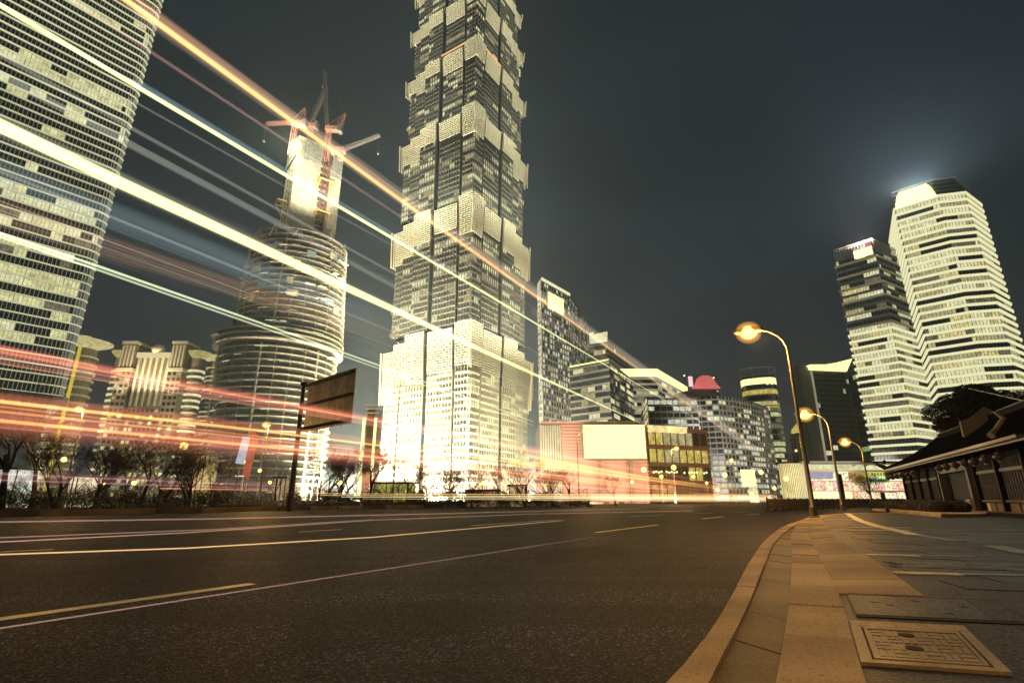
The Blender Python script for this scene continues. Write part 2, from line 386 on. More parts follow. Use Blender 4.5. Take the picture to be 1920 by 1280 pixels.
def strip_solid(name, A, B, z0, z1, m, parent, n0, n1, gap=.02, jit=.007, mb=None):
    b = MB(); r_ = R.uniform(-jit, jit)
    for i in range(n0, n1):
        a0, a1, b0, b1 = A[i], A[i+1], B[i], B[i+1]
        if i == n0: a0 = a0.lerp(a1, gap/max(.01, (a1-a0).length)); b0 = b0.lerp(b1, gap/max(.01, (b1-b0).length))
        b.hexa([(q.x, q.y, z0) for q in (a0, b0, b1, a1)][::1]+[(q.x, q.y, z1+r_) for q in (a0, b0, b1, a1)])
    return b.build(name, m, parent)
def laid(name, pname, A, B, z0, z1, ms, unit, zz=None):
    tot = sum((b-a).length for a, b in zip(A, A[1:])); per = 4; n = int(tot/unit)*per+1
    A2, B2 = polyres(A, n), polyres(B, n)
    root = struct(bpy.data.objects.new(name, None)); COL.objects.link(root)
    for k in range(0, n-1, per): strip_solid(pname, A2, B2, z0, z1, R.choice(ms), root, k, min(n-1, k+per))
    return root
laid('kerb_edging', 'edging_stone', EA, EB, -.02, .055, [M_kerb], 2.6)
laid('gutter', 'gutter_slab', EB0, [Vector((p.x, p.y, .02)) for p in EC], -.02, .018, [M_gut], 1.15)
laid('kerb', 'kerb_stone', EC, ED, -.02, ZP+.006, [M_kerb, M_kerb, M_kerb2], 1.15)
b = MB(); n = len(pv); b.v = [(p.x, p.y, ZP-.002) for p in pv]; b.face(tuple(range(n)))
pavement = struct(b.build('pavement', M_pave))
# the light stone strip beside the kerb, from the large cover onwards
near = min(range(len(ED)), key=lambda i: (ED[i]-g(1576, 1117, ZP)).length); far_ = min(range(len(ED)), key=lambda i: (ED[i]-g(1522, 975, ZP)).length)
SA = polyres(ED[near:far_+1], 41); SB = polyres(smooth(EE, 1), 41)
for k in range(0, 40, 2): strip_solid('strip_slab', SA, SB, ZP-.04, ZP+.005, M_kerb2 if k % 3 else M_kerb, pavement, k, k+2, gap=.008)
# paving slabs beyond it
su = (g(1920, 1078, ZP)-g(1672, 1070, ZP)).normalized(); sv = Vector((-su.y, su.x, 0))
og = g(1734, 1119, ZP)
def left_of_strip(p):
    a, c = EE[0], EE[-1]
    line = EE+[Vector((EE[-1].x+2, EE[-1].y+6, 0))]
    for q, r_ in zip(line, line[1:]):
        if q.y <= p.y <= r_.y: return p.x > q.x+(r_.x-q.x)*(p.y-q.y)/(r_.y-q.y)+.12
    return False
holes = []
slab_m = {}
def slab(w_, d_):
    k = (round(w_, 2), round(d_, 2))
    if k not in slab_m:
        x = MB(); x.box(0, w_-.012, 0, d_-.012, -.03, .004); slab_m[k] = [x.mesh('paving_slab', M_slab), x.mesh('paving_slab', M_pave)]
    return slab_m[k][R.random() < .5]
ns = 0
for j in range(0, 26):
    for i in range(-6, 14):
        q = og+su*(i*1.2+(j % 2)*.6)+sv*(j*.62+.02)
        cs = [q, q+su*1.2, q+su*1.2+sv*.62, q+sv*.62]
        if not all(left_of_strip(c) for c in cs) or q.y > 22 or q.x/q.y > 1.35: continue
        o = link('paving_slab', slab(1.2, .62), pavement, (q.x, q.y, ZP)); o.rotation_euler = (0, 0, math.atan2(su.y, su.x)); ns += 1
# pale inlaid bands across the pavement
bands = struct(bpy.data.objects.new('pavement_marking', None)); COL.objects.link(bands)
def band(pa, pb, wd, m, name='pale_band', z=ZP+.012):
    a, c = g(*pa, ZP), g(*pb, ZP); u = (c-a).normalized(); n_ = Vector((-u.y, u.x, 0))*wd/2; x = MB()
    x.hexa([(q.x, q.y, z-.01) for q in (a-n_, c-n_, c+n_, a+n_)]+[(q.x, q.y, z) for q in (a-n_, c-n_, c+n_, a+n_)]); return x.build(name, m, bands)
band((1674, 1074), (1800, 1077), .17, M_paint); band((1800, 1077), (2100, 1083), .17, M_paint2)  # each band runs from bright paint into a duller stretch
band((1622, 1040), (1722, 1042), .17, M_paint); band((1722, 1042), (1830, 1044), .15, M_paint2)
for y in (988.5, 993.5): band((1552, y), (1708, y+.4), .16, M_paint); band((1712, y+.4), (1930, y+2), .16, M_paint2)
band((1545, 974), (1604, 974.3), .35, M_paint); band((1543, 968.5), (1596, 968.8), .35, M_paint)
ln = [(1588, 962), (1596, 967), (1612, 976), (1640, 985), (1668, 991.5), (1716, 1003)]
for a, c in zip(ln, ln[1:]): band(a, c, .3, M_paint, z=ZP+.016)
ln = [(1716, 1003), (1755, 1009), (1795, 1015)]
for a, c in zip(ln, ln[1:]): band(a, c, .3, M_paint2, z=ZP+.016)
band((1860, 1024), (1935, 1040), .35, M_paint2, z=ZP+.02)
# small brick pavers between the two near bands
o0 = g(1640, 1062, ZP)
bm_ = MB(); bm_.box(0, .21, 0, .10, -.02, .012); brk = [bm_.mesh('brick', M_slab), bm_.mesh('brick', mat('dark_brick', (.05, .045, .045), .55, noise=(5, .6, 1.3)))]
nb = 0
for j in range(9):
    for i in range(34):
        q = g(1660, 1063, ZP)+su*(i*.22+(j % 2)*.11)+sv*(j*.11)
        if nb < 290 and left_of_strip(q): o = link('brick', R.choice(brk), pavement, (q.x, q.y, ZP-.002)); o.rotation_euler = (0, 0, math.atan2(su.y, su.x)); nb += 1

# ---- covers
def bil(Q, s, t): return Q[0]*(1-s)*(1-t)+Q[1]*s*(1-t)+Q[2]*s*t+Q[3]*(1-s)*t
def quadbox(Q, s0, s1, t0, t1, z0, z1, b, mi=0):
    c = [bil(Q, s0, t0), bil(Q, s1, t0), bil(Q, s1, t1), bil(Q, s0, t1)]
    b.hexa([(q.x, q.y, z0) for q in c]+[(q.x, q.y, z1) for q in c], mi)
def quadpts(pts):                       # near-left, near-right, far-right, far-left
    return [g(x, y, ZP) for x, y in pts]
M_cover = asphalt('cast_cover', (.30, .24, .15), .25, .5, .3)
M_joint = mat('dark_joint', (.008, .008, .008), .9)
Q = quadpts([(1605, 1156), (1945, 1172), (1864, 1125), (1585, 1113)])
c0 = bil(Q, .5, .5); rt = thing('access_cover', 'large plain rectangular concrete cover set flush in the pavement with a dark joint round it', 'manhole cover', (c0.x, c0.y, ZP))
x = MB(); quadbox(Q, -.0, 1.0, -.0, 1.0, ZP-.004, ZP+.0055, x); x.build('dark_surround', M_joint, rt)
x = MB(); quadbox(Q, .012, .80, .07, .93, ZP+.001, ZP+.0085, x); x.build('cover_slab', M_slab, rt)
x = MB(); quadbox(Q, .805, .985, .07, .93, ZP+.001, ZP+.0085, x); x.build('cover_slab', M_pave, rt)
x = MB()
for s, t in ((.17, .6), (.45, .75), (.58, .25), (.72, .55), (.26, .5)):
    q = bil(Q, s, t); x.lathe((q.x, q.y, ZP+.0082), [(.028, 0), (.028, .002)], 10)
x.build('lifting_hole', M_joint, rt, kind='stuff')
Q = quadpts([(1616, 1246), (1899, 1266), (1808, 1177), (1593, 1166)])
c0 = bil(Q, .5, .5); rt = thing('manhole_cover', 'small cast manhole cover with basket-weave tread and two dark holes in a pale stone frame', 'manhole cover', (c0.x, c0.y, ZP))
x = MB(); quadbox(Q, .005, .995, .005, .85, ZP+.001, ZP+.007, x); x.build('frame_bed', M_joint, rt)
for (s0, s1, t0, t1) in ((0, 1, .855, 1), (.0, .085, 0, .85), (.915, 1, 0, .85), (.088, .912, 0, .06), (.088, .912, .80, .85)):
    x = MB(); quadbox(Q, s0, s1, t0, t1, ZP-.02, ZP+.016, x); x.build('frame_stone', M_kerb if t0 > .8 else M_cover, rt)
x = MB(); quadbox(Q, .105, .895, .078, .785, ZP-.01, ZP+.009, x); x.build('cover_plate', M_cover, rt)
for (s0, s1, t0, t1) in ((.105, .135, .078, .785), (.865, .895, .078, .785), (.136, .864, .078, .11), (.136, .864, .755, .785)):
    x = MB(); quadbox(Q, s0, s1, t0, t1, ZP+.002, ZP+.019, x); x.build('cover_rim', M_cover, rt)
nx_, ny_ = 6, 4; s_a, s_b, t_a, t_b = .15, .85, .125, .74; cw, ch = (s_b-s_a)/nx_, (t_b-t_a)/ny_
for i in range(nx_):
    for j in range(ny_):
        if (i, j) in ((2, 3), (2, 1)): continue
        u0, v0 = s_a+i*cw, t_a+j*ch
        for k in range(2):
            x = MB()
            if (i+j) % 2: quadbox(Q, u0+cw*.06, u0+cw*.94, v0+ch*(.07+k*.5), v0+ch*(.43+k*.5), ZP+.002, ZP+.017, x)
            else: quadbox(Q, u0+cw*(.07+k*.5), u0+cw*(.43+k*.5), v0+ch*.06, v0+ch*.94, ZP+.002, ZP+.017, x)
            x.build('tread_bar', M_cover, rt)
for (i, j) in ((2, 3), (2, 1)):
    q = bil(Q, s_a+(i+.5)*cw, t_a+(j+.5)*ch); x = MB(); x.lathe((q.x, q.y, ZP+.008), [(.05, 0), (.05, .006)], 16); x.build('lifting_hole', M_joint, rt)

# ---- lane markings
marks = struct(bpy.data.objects.new('road_marking', None)); COL.objects.link(marks)
def dash(pa, pb, wd=.16, ext=0, m=M_paint):
    a, c = g(*pa), g(*pb); u = (c-a).normalized(); a = a-u*ext; n_ = Vector((-u.y, u.x, 0))*wd/2; x = MB()
    x.v = [(q.x, q.y, .004) for q in (a-n_, c-n_, c+n_, a+n_)]; x.face((0, 1, 2, 3)); x.build('lane_dash', m, marks)
dash((0, 1160.5), (474, 1094), .17, 2)
for a, c in (((1117, 998), (1234, 983.5)), ((1317, 972), (1356, 968.2)), ((882, 985), (1048, 973.5)), ((1182, 967.6), (1242, 965.2)), ((0, 1034.5), (100, 1029.5)),
             ((1305, 962), (1339, 961)), ((1399, 964.5), (1424, 963)), ((1377, 959.5), (1404, 958.6)), ((1220, 958.6), (1262, 957.8)), ((560, 997), (640, 992))):
    dash(a, c, .16)

# ---- repairs in the carriageway
M_patch = asphalt('asphalt_patch', (.005, .0045, .0055), 20, .7, .7)
def patch(corners):
    x = MB(); x.v = [(*g(*c).xy, .002) for c in corners]; x.face((0, 1, 2, 3)); x.build('asphalt_patch', M_patch, marks)
patch([(520, 1235), (900, 1180), (860, 1120), (560, 1150)]); patch([(1010, 1060), (1190, 1040), (1150, 1020), (1000, 1034)]); patch([(200, 1075), (420, 1060), (420, 1042), (230, 1052)])
# ---- median: tall kerb, grass bank, hedge
K0 = g(0, 968.5, 0); K0 = K0-UR*22
def med(s, off, z): q = K0+UR*s+NL*off; return (q.x, q.y, z)
mk = struct(bpy.data.objects.new('median_kerb', None)); COL.objects.link(mk)
x = MB(); x.box(0, 3.36, 0, .28, 0, .36); x.box(.02, 3.34, .0, .26, .36, .38); kme = [x.mesh('kerb_stone', M_kerb2), x.mesh('kerb_stone', M_gut)]
y_ = MB(); y_.box(0, .12, -.03, .0, 0, .30); post = y_.mesh('kerb_post', M_dark)
a_ur = math.atan2(UR.y, UR.x)
for i in range(46):
    o = link('kerb_stone', kme[i % 3 == 0], mk, med(i*3.4, 0, 0)); o.rotation_euler = (0, 0, a_ur)
    if i > 11: p = link('kerb_post', post, mk, med(i*3.4-.05, 0, 0)); p.rotation_euler = (0, 0, a_ur)
M_soil = mat('median_soil', (.03, .028, .02), .95, noise=(1, .6, 1.3))
x = MB()
x.v = [med(-30, .28, .33), med(160, .28, .33), med(160, 9, .33), med(-30, 9, .33)]; x.face((0, 1, 2, 3)); struct(x.build('median', M_soil))
M_leafd = mat('hedge_leaf', (.045, .05, .025), .6)
M_grass = mat('grass_blade', (.06, .06, .03), .7)
x = MB(); rr = random.Random(5)
for i in range(30000):
    s = rr.uniform(-25, 90); o_ = rr.uniform(.5, 1.0) if rr.random() < .3 else rr.uniform(.5, 2.6)
    q = Vector(med(s, o_, .33)); ht = .95*max(.35, min(1, 1.15-s/75))*(rr.random()**.5); q.z += ht; r_ = rr.uniform(.05, .12)
    a = rr.uniform(0, 2*pi); d1 = Vector((math.cos(a), math.sin(a), rr.uniform(-.6, .6)))*r_; d2 = Vector((-math.sin(a), math.cos(a), rr.uniform(-.5, 1)))*r_*.7
    n = len(x.v); x.v += [tuple(q-d1), tuple(q+d2), tuple(q+d1)]; x.face((n, n+1, n+2))
tag(x.build('hedge', M_leafd), 'long low dark hedge on the median behind the pale concrete kerb across the road', 'hedge')
x = MB()
for i in range(22000):
    s = rr.uniform(-20, 150); o_ = rr.uniform(.4, 8.5); q = Vector(med(s, o_, .33)); hh = rr.uniform(.08, .22); a = rr.uniform(0, pi); d = Vector((math.cos(a), math.sin(a), 0))*.02
    n = len(x.v); x.v += [tuple(q-d), tuple(q+d), (q.x+rr.uniform(-.08, .08), q.y+rr.uniform(-.08, .08), q.z+hh)]; x.face((n, n+1, n+2))
o = x.build('grass', M_grass, kind='stuff'); o['label'] = 'dark rough grass on the median strip'

# ================================================================== BUILDINGS
# ---- left glass tower, cut by the frame
E_wy = emit('lit_window_cream', (.88, .84, .42), .9, (.5, 1.15), sc_=.35)
E_band_thick = emit('facade_band_glow_upper', (.84, .83, .50), .86, (.8, 1.1), sc_=.05)
cr_ = at(164, 480, 192); cn = Vector((cr_.x, cr_.y, 0)); fd = Vector((.612, .791, 0))
ch1 = cn+Vector((.35, .94, 0))*2.2; ch2 = ch1+Vector((-.15, .99, 0))*2
bk = Vector((-.79, .61, 0))
LP = [cn-fd*75, cn, ch1, ch2, ch2+bk*40, cn-fd*75+bk*46]
def lit_left(f, s, r):
    # zones of open-plan floors with their lights on
    if f < .05: return .0
    k = int(f*66+.5)
    if .06 < f < .34: return .85 if (.25 < s < .95 and k % 3 != 1) else .02
    if .44 < f < .60: return .85 if (s < .93 and k % 4 in (0, 1)) else .03
    return .5 if (k % 9 == 2) else .02
lt = tower('glass_tower', 'huge glass office tower with bright horizontal fins, cut off by the edge of the view', LP, 270, 38, fh=3.5, band_h=.42, out=.7,
           band=E_band, body=mat('left_tower_glass', (.05, .06, .065), .22), bay=1.25, sides=[0, 1], litf=lit_left, mats=[E_w[0], E_wy, E_w[2]], wts=[4, 3, .8], mull=emit('lit_mullion', (.45, .45, .30), .5), mull_w=.10,
           run=(3, 9), cap=260, seed=11, wt=.1, bandf=lambda k, n: E_band_thick if k > 33 else E_band, mull_out=.4)
x = MB(); pod = offset(ccw(LP), -3); x.prism(pod, 0, 37.9); x.prism(offset(pod, 5), 34.5, 37.95, 0); x.build('podium', mat('podium_stone', (.10, .095, .085), .6), lt)
x = MB(); x.prism(offset(pod, 5.3), 33.6, 34.4); x.build('podium_band_glow', E_band_mid, lt)
for k in range(14):
    x = MB(); u = fd; st = cn-fd*60-Vector((u.y, -u.x, 0))*3; x.wbox(st, u, 3.2, 0, .2, 3, 30, 0, k*4.2); x.build('podium_window', E_w[3], lt)

# ---- slim round hotel tower with mushroom crown; classical hotel; another slim tower
M_cornice = mat('floodlit_stone', (.55, .50, .38), .7, noise=(.3, .8, 1.1))
def round_tower(name, label, px, Y, ytop, rad, fh=3.6, n=10, strip=True, seed=3):
    zt = zat(ytop, Y); xw = (px-CX)/F*(CP*Y+SP*(zt-CAMZ)); rr = random.Random(seed)
    rt = thing(name, label, 'building', (xw, Y, 0))
    x = MB(); x.lathe((xw, Y, 0), [(rad, 0), (rad, zt-4)], n*2); x.build('wall', mat('balcony_wall', (.16, .14, .10), .7), rt)
    bm = [MB(), MB()]
    for q in bm: q.lathe((0, 0, 0), [(rad+.1, 0), (rad+1.0, .1), (rad+1.0, 1.1), (rad+.1, 1.2)], n*2)
    ms = [bm[0].mesh('balcony', M_cornice), bm[1].mesh('balcony', E_w[1])]
    for k in range(int((zt-6)/fh)): link('balcony', ms[rr.random() < .3], rt, (0, 0, 2+k*fh))
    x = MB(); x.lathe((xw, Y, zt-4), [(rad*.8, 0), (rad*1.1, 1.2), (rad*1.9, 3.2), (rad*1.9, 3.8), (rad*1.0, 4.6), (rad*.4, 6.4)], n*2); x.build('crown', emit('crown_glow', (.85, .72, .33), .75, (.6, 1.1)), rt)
    if strip:
        u = Vector((.8, -.6, 0)); x = MB(); q = Vector((xw, Y, 0))+Vector((.55, -.83, 0))*(rad+1.0); x.box(q.x-.5, q.x+.5, q.y-.5, q.y+.3, 0, zt-4); x.build('light_strip', emit('neon_yellow', (.75, .58, .08), .8), rt)
        for k in range(int((zt-8)/3.2)):
            pass
    return rt
round_tower('round_tower', 'slim round tower with a glowing mushroom crown beside the huge glass tower', 158, 235, 640, 6.0)
round_tower('round_tower', 'slim dim round tower between the ornate hotel and the half-built tower', 412, 420, 672, 7.5, seed=5)

Yh = 300
def hotel():
    zt = zat(640, Yh); x0 = gx(140, Yh); x1 = gx(322, Yh); 
    cx = (x0+x1)/2; rt = thing('hotel', 'ornate floodlit hotel with stepped stone crown between glass tower and half-built tower', 'building', (cx, Yh+8, 0))
    rr = random.Random(9); Ww = x1-x0
    ms = mat('hotel_stone', (.20, .17, .12), .8, noise=(.3, .8, 1.2))
    # central slab with angled wings
    seg = [(-.5, -.36, -2, .93, 'r'), (-.36, -.20, 0, .985, 'p'), (-.20, .20, -1.5, .93, 'c'), (.20, .36, 0, .985, 'p'), (.36, .5, -2, .93, 'r')]
    for (a, b_, off, hf, kd) in seg:
        xa, xb = cx+a*Ww+.05, cx+b_*Ww-.05; H = zt*hf if kd != 'r' else zt*.9
        y0 = Yh+(3 if kd == 'c' else 0)+(4 if kd == 'r' else 0)
        if kd == 'r':
            m_ = (xa+xb)/2; r_ = (xb-xa)/2
            x = MB(); x.lathe((m_, y0+r_, 0), [(r_, 0), (r_, H)], 24); x.build('wing', ms, rt)
            bb = [MB(), MB()]
            for q in bb: q.lathe((0, 0, 0), [(r_+.1, 0), (r_+.9, .1), (r_+.9, 1.2), (r_+.1, 1.3)], 24)
            mm = [bb[0].mesh('balcony', M_cornice), bb[1].mesh('balcony', E_w[0])]
            for k in range(int((H-4)/3.6)): link('balcony', mm[rr.random() < .35], rt, (m_-cx, y0+r_-Yh-8, 2+k*3.6))
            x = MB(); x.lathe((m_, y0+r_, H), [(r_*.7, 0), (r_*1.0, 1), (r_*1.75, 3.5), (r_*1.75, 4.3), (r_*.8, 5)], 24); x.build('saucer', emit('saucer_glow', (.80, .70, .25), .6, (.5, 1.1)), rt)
        else:
            x = MB(); x.box(xa, xb, y0, y0+16, 0, H); x.build('wall', ms, rt)
            if kd == 'p':
                x = MB(); x.box(xa-.6, xb+.6, y0-.8, y0+12, H-17, H-15); x.build('cornice', M_cornice, rt)
                for k in range(4):
                    q = xa+(k+.5)*(xb-xa)/4; x = MB(); x.box(q-.5, q+.5, y0-.5, y0, H-15, H-1); x.build('fin', M_cornice, rt)
                x = MB(); x.box(xa-.4, xb+.4, y0-.4, y0+12.4, H, H+1.6); x.build('parapet', M_cornice, rt)
            else:
                for k in range(6):
                    q = xa+(k+.5)*(xb-xa)/6; x = MB(); x.box(q-.7, q+.7, y0-1.2, y0, H-32, H-3); x.build('pilaster', M_cornice, rt)
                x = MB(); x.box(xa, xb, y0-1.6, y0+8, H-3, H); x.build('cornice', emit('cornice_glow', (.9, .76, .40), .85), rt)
                x = MB(); x.smooth = True; x.sphere(((xa+xb)/2, y0+1, H+2.2), 3.6, 16); x.build('dome', M_cornice, rt)
            nb_ = max(3, int((xb-xa)/2.6)); bw = (xb-xa)/nb_; hi = H-18 if kd == 'p' else H-33
            wm = {}
            for mi, m_ in enumerate([E_w[0], E_w[1], E_yel, M_glass]):
                q = MB(); q.box(-bw*.32, bw*.32, -.15, .05, 0, 1.9); wm[mi] = q.mesh('window', m_)
            far = MB()
            for fl in range(int(hi/3.6)):
                for k in range(nb_):
                    px_ = xa+(k+.5)*bw-cx; pz = 2.5+fl*3.6
                    if rr.random() < (.36 if fl < 14 else .12): link('window', wm[rr.choice([0, 1, 1, 2])], rt, (px_, y0-Yh-8, pz))
                    else: far.box(px_+cx-bw*.32, px_+cx+bw*.32, y0-.12, y0+.05, pz, pz+1.9)
            far.build('dark_windows', M_glass, rt, kind='stuff')
    for px_, e_ in ((.28, 1), (-.28, 1), (.12, 1), (-.12, 1), (0, 1)):
        l = lamp('SPOT', (cx+px_*Ww, Yh-9, zt-40), 5e4, (1, .82, .5), 1, spot_size=1.0, spot_blend=.8); aim(l, (cx+px_*Ww, Yh+3, zt-12))
    for s_ in (-.5, .5):
        l = lamp('SPOT', (cx+s_*Ww*1.1, Yh-16, 20), 8e4, (1, .85, .5), 1, spot_size=1.0, spot_blend=.8); aim(l, (cx+s_*Ww*.8, Yh+3, 60))
    l = lamp('AREA', (cx, Yh-45, 2), 5e4, (1, .85, .6), 40); aim(l, (cx, Yh, 60))
    return rt
hotel()

# ---- tower under construction
def half_built():
    Yc = 320; xc = -143; rr = random.Random(4)
    rt = thing('tower_under_construction', 'half-built round concrete tower of open ring floors with cranes on its bare core', 'building', (xc, Yc, 0))
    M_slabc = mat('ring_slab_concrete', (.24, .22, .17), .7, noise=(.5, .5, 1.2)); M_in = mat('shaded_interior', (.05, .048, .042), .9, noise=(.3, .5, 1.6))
    def rad(z):
        if z < 88: return 35.2-(88-z)*.01
        if z < 97: return 38
        return 33.5-(z-97)*.05
    RX = lambda z: xc-4.5 if z < 97 else xc
    z = 5.0; k = 0
    while z < 163:
        r_ = rad(z); q = MB(); th = .5 if z < 88 or z > 97 else .8
        q.lathe((RX(z), Yc, z), [(r_-9, 0), (r_, 0), (r_, th), (r_-9, th)], 64, 0, cap=False)
        if rr.random() < .4:    # temporary edge sheeting
            a0 = rr.uniform(3.6, 5.6)
        q.build('ring_floor', M_slabc, rt)
        z += 4.0 if not 88 < z < 97 else 3.2; k += 1
    # work lights under floors: short glowing strips
    for i in range(190):
        z = 5+4*rr.randint(1, 38); 
        if z > 160: continue
        r_ = rad(z)-rr.choice([.1, 2.5]); a = rr.uniform(pi*1.02, pi*1.98); L = rr.uniform(.05, .22); q = MB()
        for j in range(3):
            a0, a1 = a+L*j/3, a+L*(j+1)/3
            p0 = (RX(z)+r_*math.cos(a0), Yc+r_*math.sin(a0)); p1 = (RX(z)+r_*math.cos(a1), Yc+r_*math.sin(a1))
            q.quad((*p0, z-.55), (*p1, z-.55), (*p1, z-.05), (*p0, z-.05))
        q.build('work_light', rr.choice([E_w[0], E_w[1], E_w[1], E_w[2]]), rt)
    # dark inner drum with openings
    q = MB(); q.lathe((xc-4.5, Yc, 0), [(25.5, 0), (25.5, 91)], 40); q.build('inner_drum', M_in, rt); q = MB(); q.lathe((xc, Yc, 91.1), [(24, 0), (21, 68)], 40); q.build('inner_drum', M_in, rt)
    for i in range(26):     # columns, inner and outer line
        a = 2*pi*i/26; q = MB(); c, s = math.cos(a), math.sin(a)
        pts = [(RX(zz)+(rad(zz)-1.0)*c, Yc+(rad(zz)-1.0)*s, zz) for zz in (0, 44, 87)]; q.tube(pts, .22 if i % 4 else .7, 5); q.build('column', M_slabc, rt)
        q = MB(); pts = [(xc+(rad(zz)-1.0)*c, Yc+(rad(zz)-1.0)*s, zz) for zz in (98, 130, 158+rr.uniform(0, 8))]; q.tube(pts, .2 if i % 4 else .55, 5); q.build('column', M_slabc, rt)
    for i in range(7):     # steel outriggers and braces at the head of the upper drum
        a = pi+pi*i/7+rr.uniform(0, .3); c, s = math.cos(a), math.sin(a); q = MB(); r_ = 32
        for da in (-.09, .09): q.beam((xc+r_*c, Yc+r_*s, 158+rr.uniform(3, 9)), (xc+r_*math.cos(a+da), Yc+r_*math.sin(a+da), 156), .3)
        q.beam((xc+14*c, Yc+14*s, 162), (xc+r_*c, Yc+r_*s, 160), .35); q.build('steel_brace', M_slabc, rt)
    for i in range(22):     # protruding platforms
        a = rr.uniform(pi, 2*pi); z = rr.choice([56, 84, 92, 118, 126, 138, 150]); r_ = rad(z); c, s = math.cos(a), math.sin(a); q = MB()
        u = Vector((c, s, 0)); v = Vector((-s, c, 0)); p = Vector((RX(z), Yc, z))+u*r_; w2 = rr.uniform(1.5, 3); o_ = rr.uniform(1.5, 4)
        q.hexa([tuple(p-v*w2), tuple(p+u*o_-v*w2), tuple(p+u*o_+v*w2), tuple(p+v*w2)]+[tuple(p-v*w2+Vector((0, 0, .5))), tuple(p+u*o_-v*w2+Vector((0, 0, .5))), tuple(p+u*o_+v*w2+Vector((0, 0, .5))), tuple(p+v*w2+Vector((0, 0, .5)))])
        q.build('loading_platform', M_conc, rt)
    M_net = [mat('safety_sheeting', (.16, .22, .26), .8, noise=(.6, .6, 1.3)), mat('plywood_sheeting', (.42, .32, .18), .8, noise=(.6, .6, 1.3))]
    for i in range(26):     # sheeting hung between floors
        a = rr.uniform(pi*1.05, pi*1.95); z = 97+4*rr.randint(1, 13); r_ = rad(z)-.2; L = rr.uniform(.08, .2); q = MB()
        for j in range(4):
            a0, a1 = a+L*j/4, a+L*(j+1)/4
            q.hexa([(xc+(r_+d)*math.cos(t), Yc+(r_+d)*math.sin(t), zz) for zz in (z, z+4) for d, t in ((0, a0), (.1, a0), (.1, a1), (0, a1))])
        q.build('sheeting', rr.choice(M_net), rt)
    for i in range(5):      # emblem frames beside the hoist
        pass
    # concrete core: two visible faces with a slot
    cxp, cyp = xc+3.5, Yc-2; th = math.radians(38); U = Vector((math.cos(th), math.sin(th), 0)); V = Vector((-math.sin(th), math.cos(th), 0)); hw, hd = 15.5, 11.5
    C0 = Vector((cxp, cyp, 0))
    def cbox(u0, u1, v0, v1, z0, z1, m_, nm):
        q = MB(); c = [C0+U*a+V*b_ for a, b_ in ((u0, v0), (u1, v0), (u1, v1), (u0, v1))]
        q.hexa([(p.x, p.y, z0) for p in c]+[(p.x, p.y, z1) for p in c]); return q.build(nm, m_, rt)
    ztc = 238
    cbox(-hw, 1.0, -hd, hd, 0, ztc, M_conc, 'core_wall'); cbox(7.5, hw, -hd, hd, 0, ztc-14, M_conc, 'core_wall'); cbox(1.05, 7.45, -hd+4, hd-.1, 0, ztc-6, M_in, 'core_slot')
    for k in range(28): cbox(1.06, 7.44, -hd+2.5, -hd+3.99, 98+k*4.6, 98+k*4.6+1.0, M_conc, 'core_lintel')
    for k in range(17):     # openings on the left (far-turned) face
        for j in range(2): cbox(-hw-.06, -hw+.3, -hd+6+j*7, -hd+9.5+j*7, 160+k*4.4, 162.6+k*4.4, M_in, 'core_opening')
    M_form = mat('formwork_panel', (.20, .21, .20), .6, .2, noise=(.6, .6, 1.4)); M_rust = mat('rust_red_steel', (.16, .075, .06), .6, .2); M_yel = mat('yellow_steel', (.42, .30, .07), .5, .2)
    for a0, a1, zz in ((-11, 0.2, 0), (8, 15.3, -14)):
        for j in range(4):
            w4 = (a1-a0)/4; cbox(a0+w4*j+.08, a0+w4*(j+1)-.08, -hd-1.1, -hd-.2, ztc-17+zz*.4, ztc-1+zz*.4, M_form, 'formwork_panel')
    for j in range(4): cbox(-hw-1.1, -hw-.2, -hd+j*5.7+.1, -hd+(j+1)*5.7-.1, ztc-16, ztc-1, M_form, 'formwork_panel')
    # yellow knee brackets that carry the climbing cranes
    for (uu, vv, zz) in ((4.2, -hd, 208), (4.2, -hd, 184), (4.2, -hd, 165), (-hw, 0, 190)):
        q = MB(); b0 = C0+U*uu+V*vv; od = -V if vv < 0 else -U; sd = U if vv < 0 else V
        for s_ in (-4.2, 4.2):
            p = b0+sd*s_; q.beam((p.x, p.y, zz), (*(p+od*6).xy, zz), .7); q.beam((p.x, p.y, zz-9), (*(p+od*5.5).xy, zz), .6)
        p, p2 = b0-sd*4.5+od*6, b0+sd*4.5+od*6; q.beam((p.x, p.y, zz), (p2.x, p2.y, zz), .8); q.build('crane_bracket', M_yel, rt)
    # climbing mast in the slot
    q = MB(); lattice(q, Vector((*(C0+U*4.2-V*(hd+2.5)).xy, 178)), Vector((*(C0+U*4.2-V*(hd+2.5)).xy, 236)), 3.4, 16, .35); q.build('climbing_mast', M_rust, rt)
    # floodlight cluster on the core's left shoulder
    fl_ = C0-U*(hw+1)-V*(hd-1); q = MB(); q.smooth = True; q.sphere((fl_.x, fl_.y, ztc-9), 3.6, 16, sq=1.6); q.build('site_floodlight', emit('site_flood', (1, .96, .36), 2.4, sample='AUTO'), rt)
    l = lamp('POINT', (fl_.x-5, fl_.y-8, ztc-10), 1.3e5, (1, .9, .55), 3)
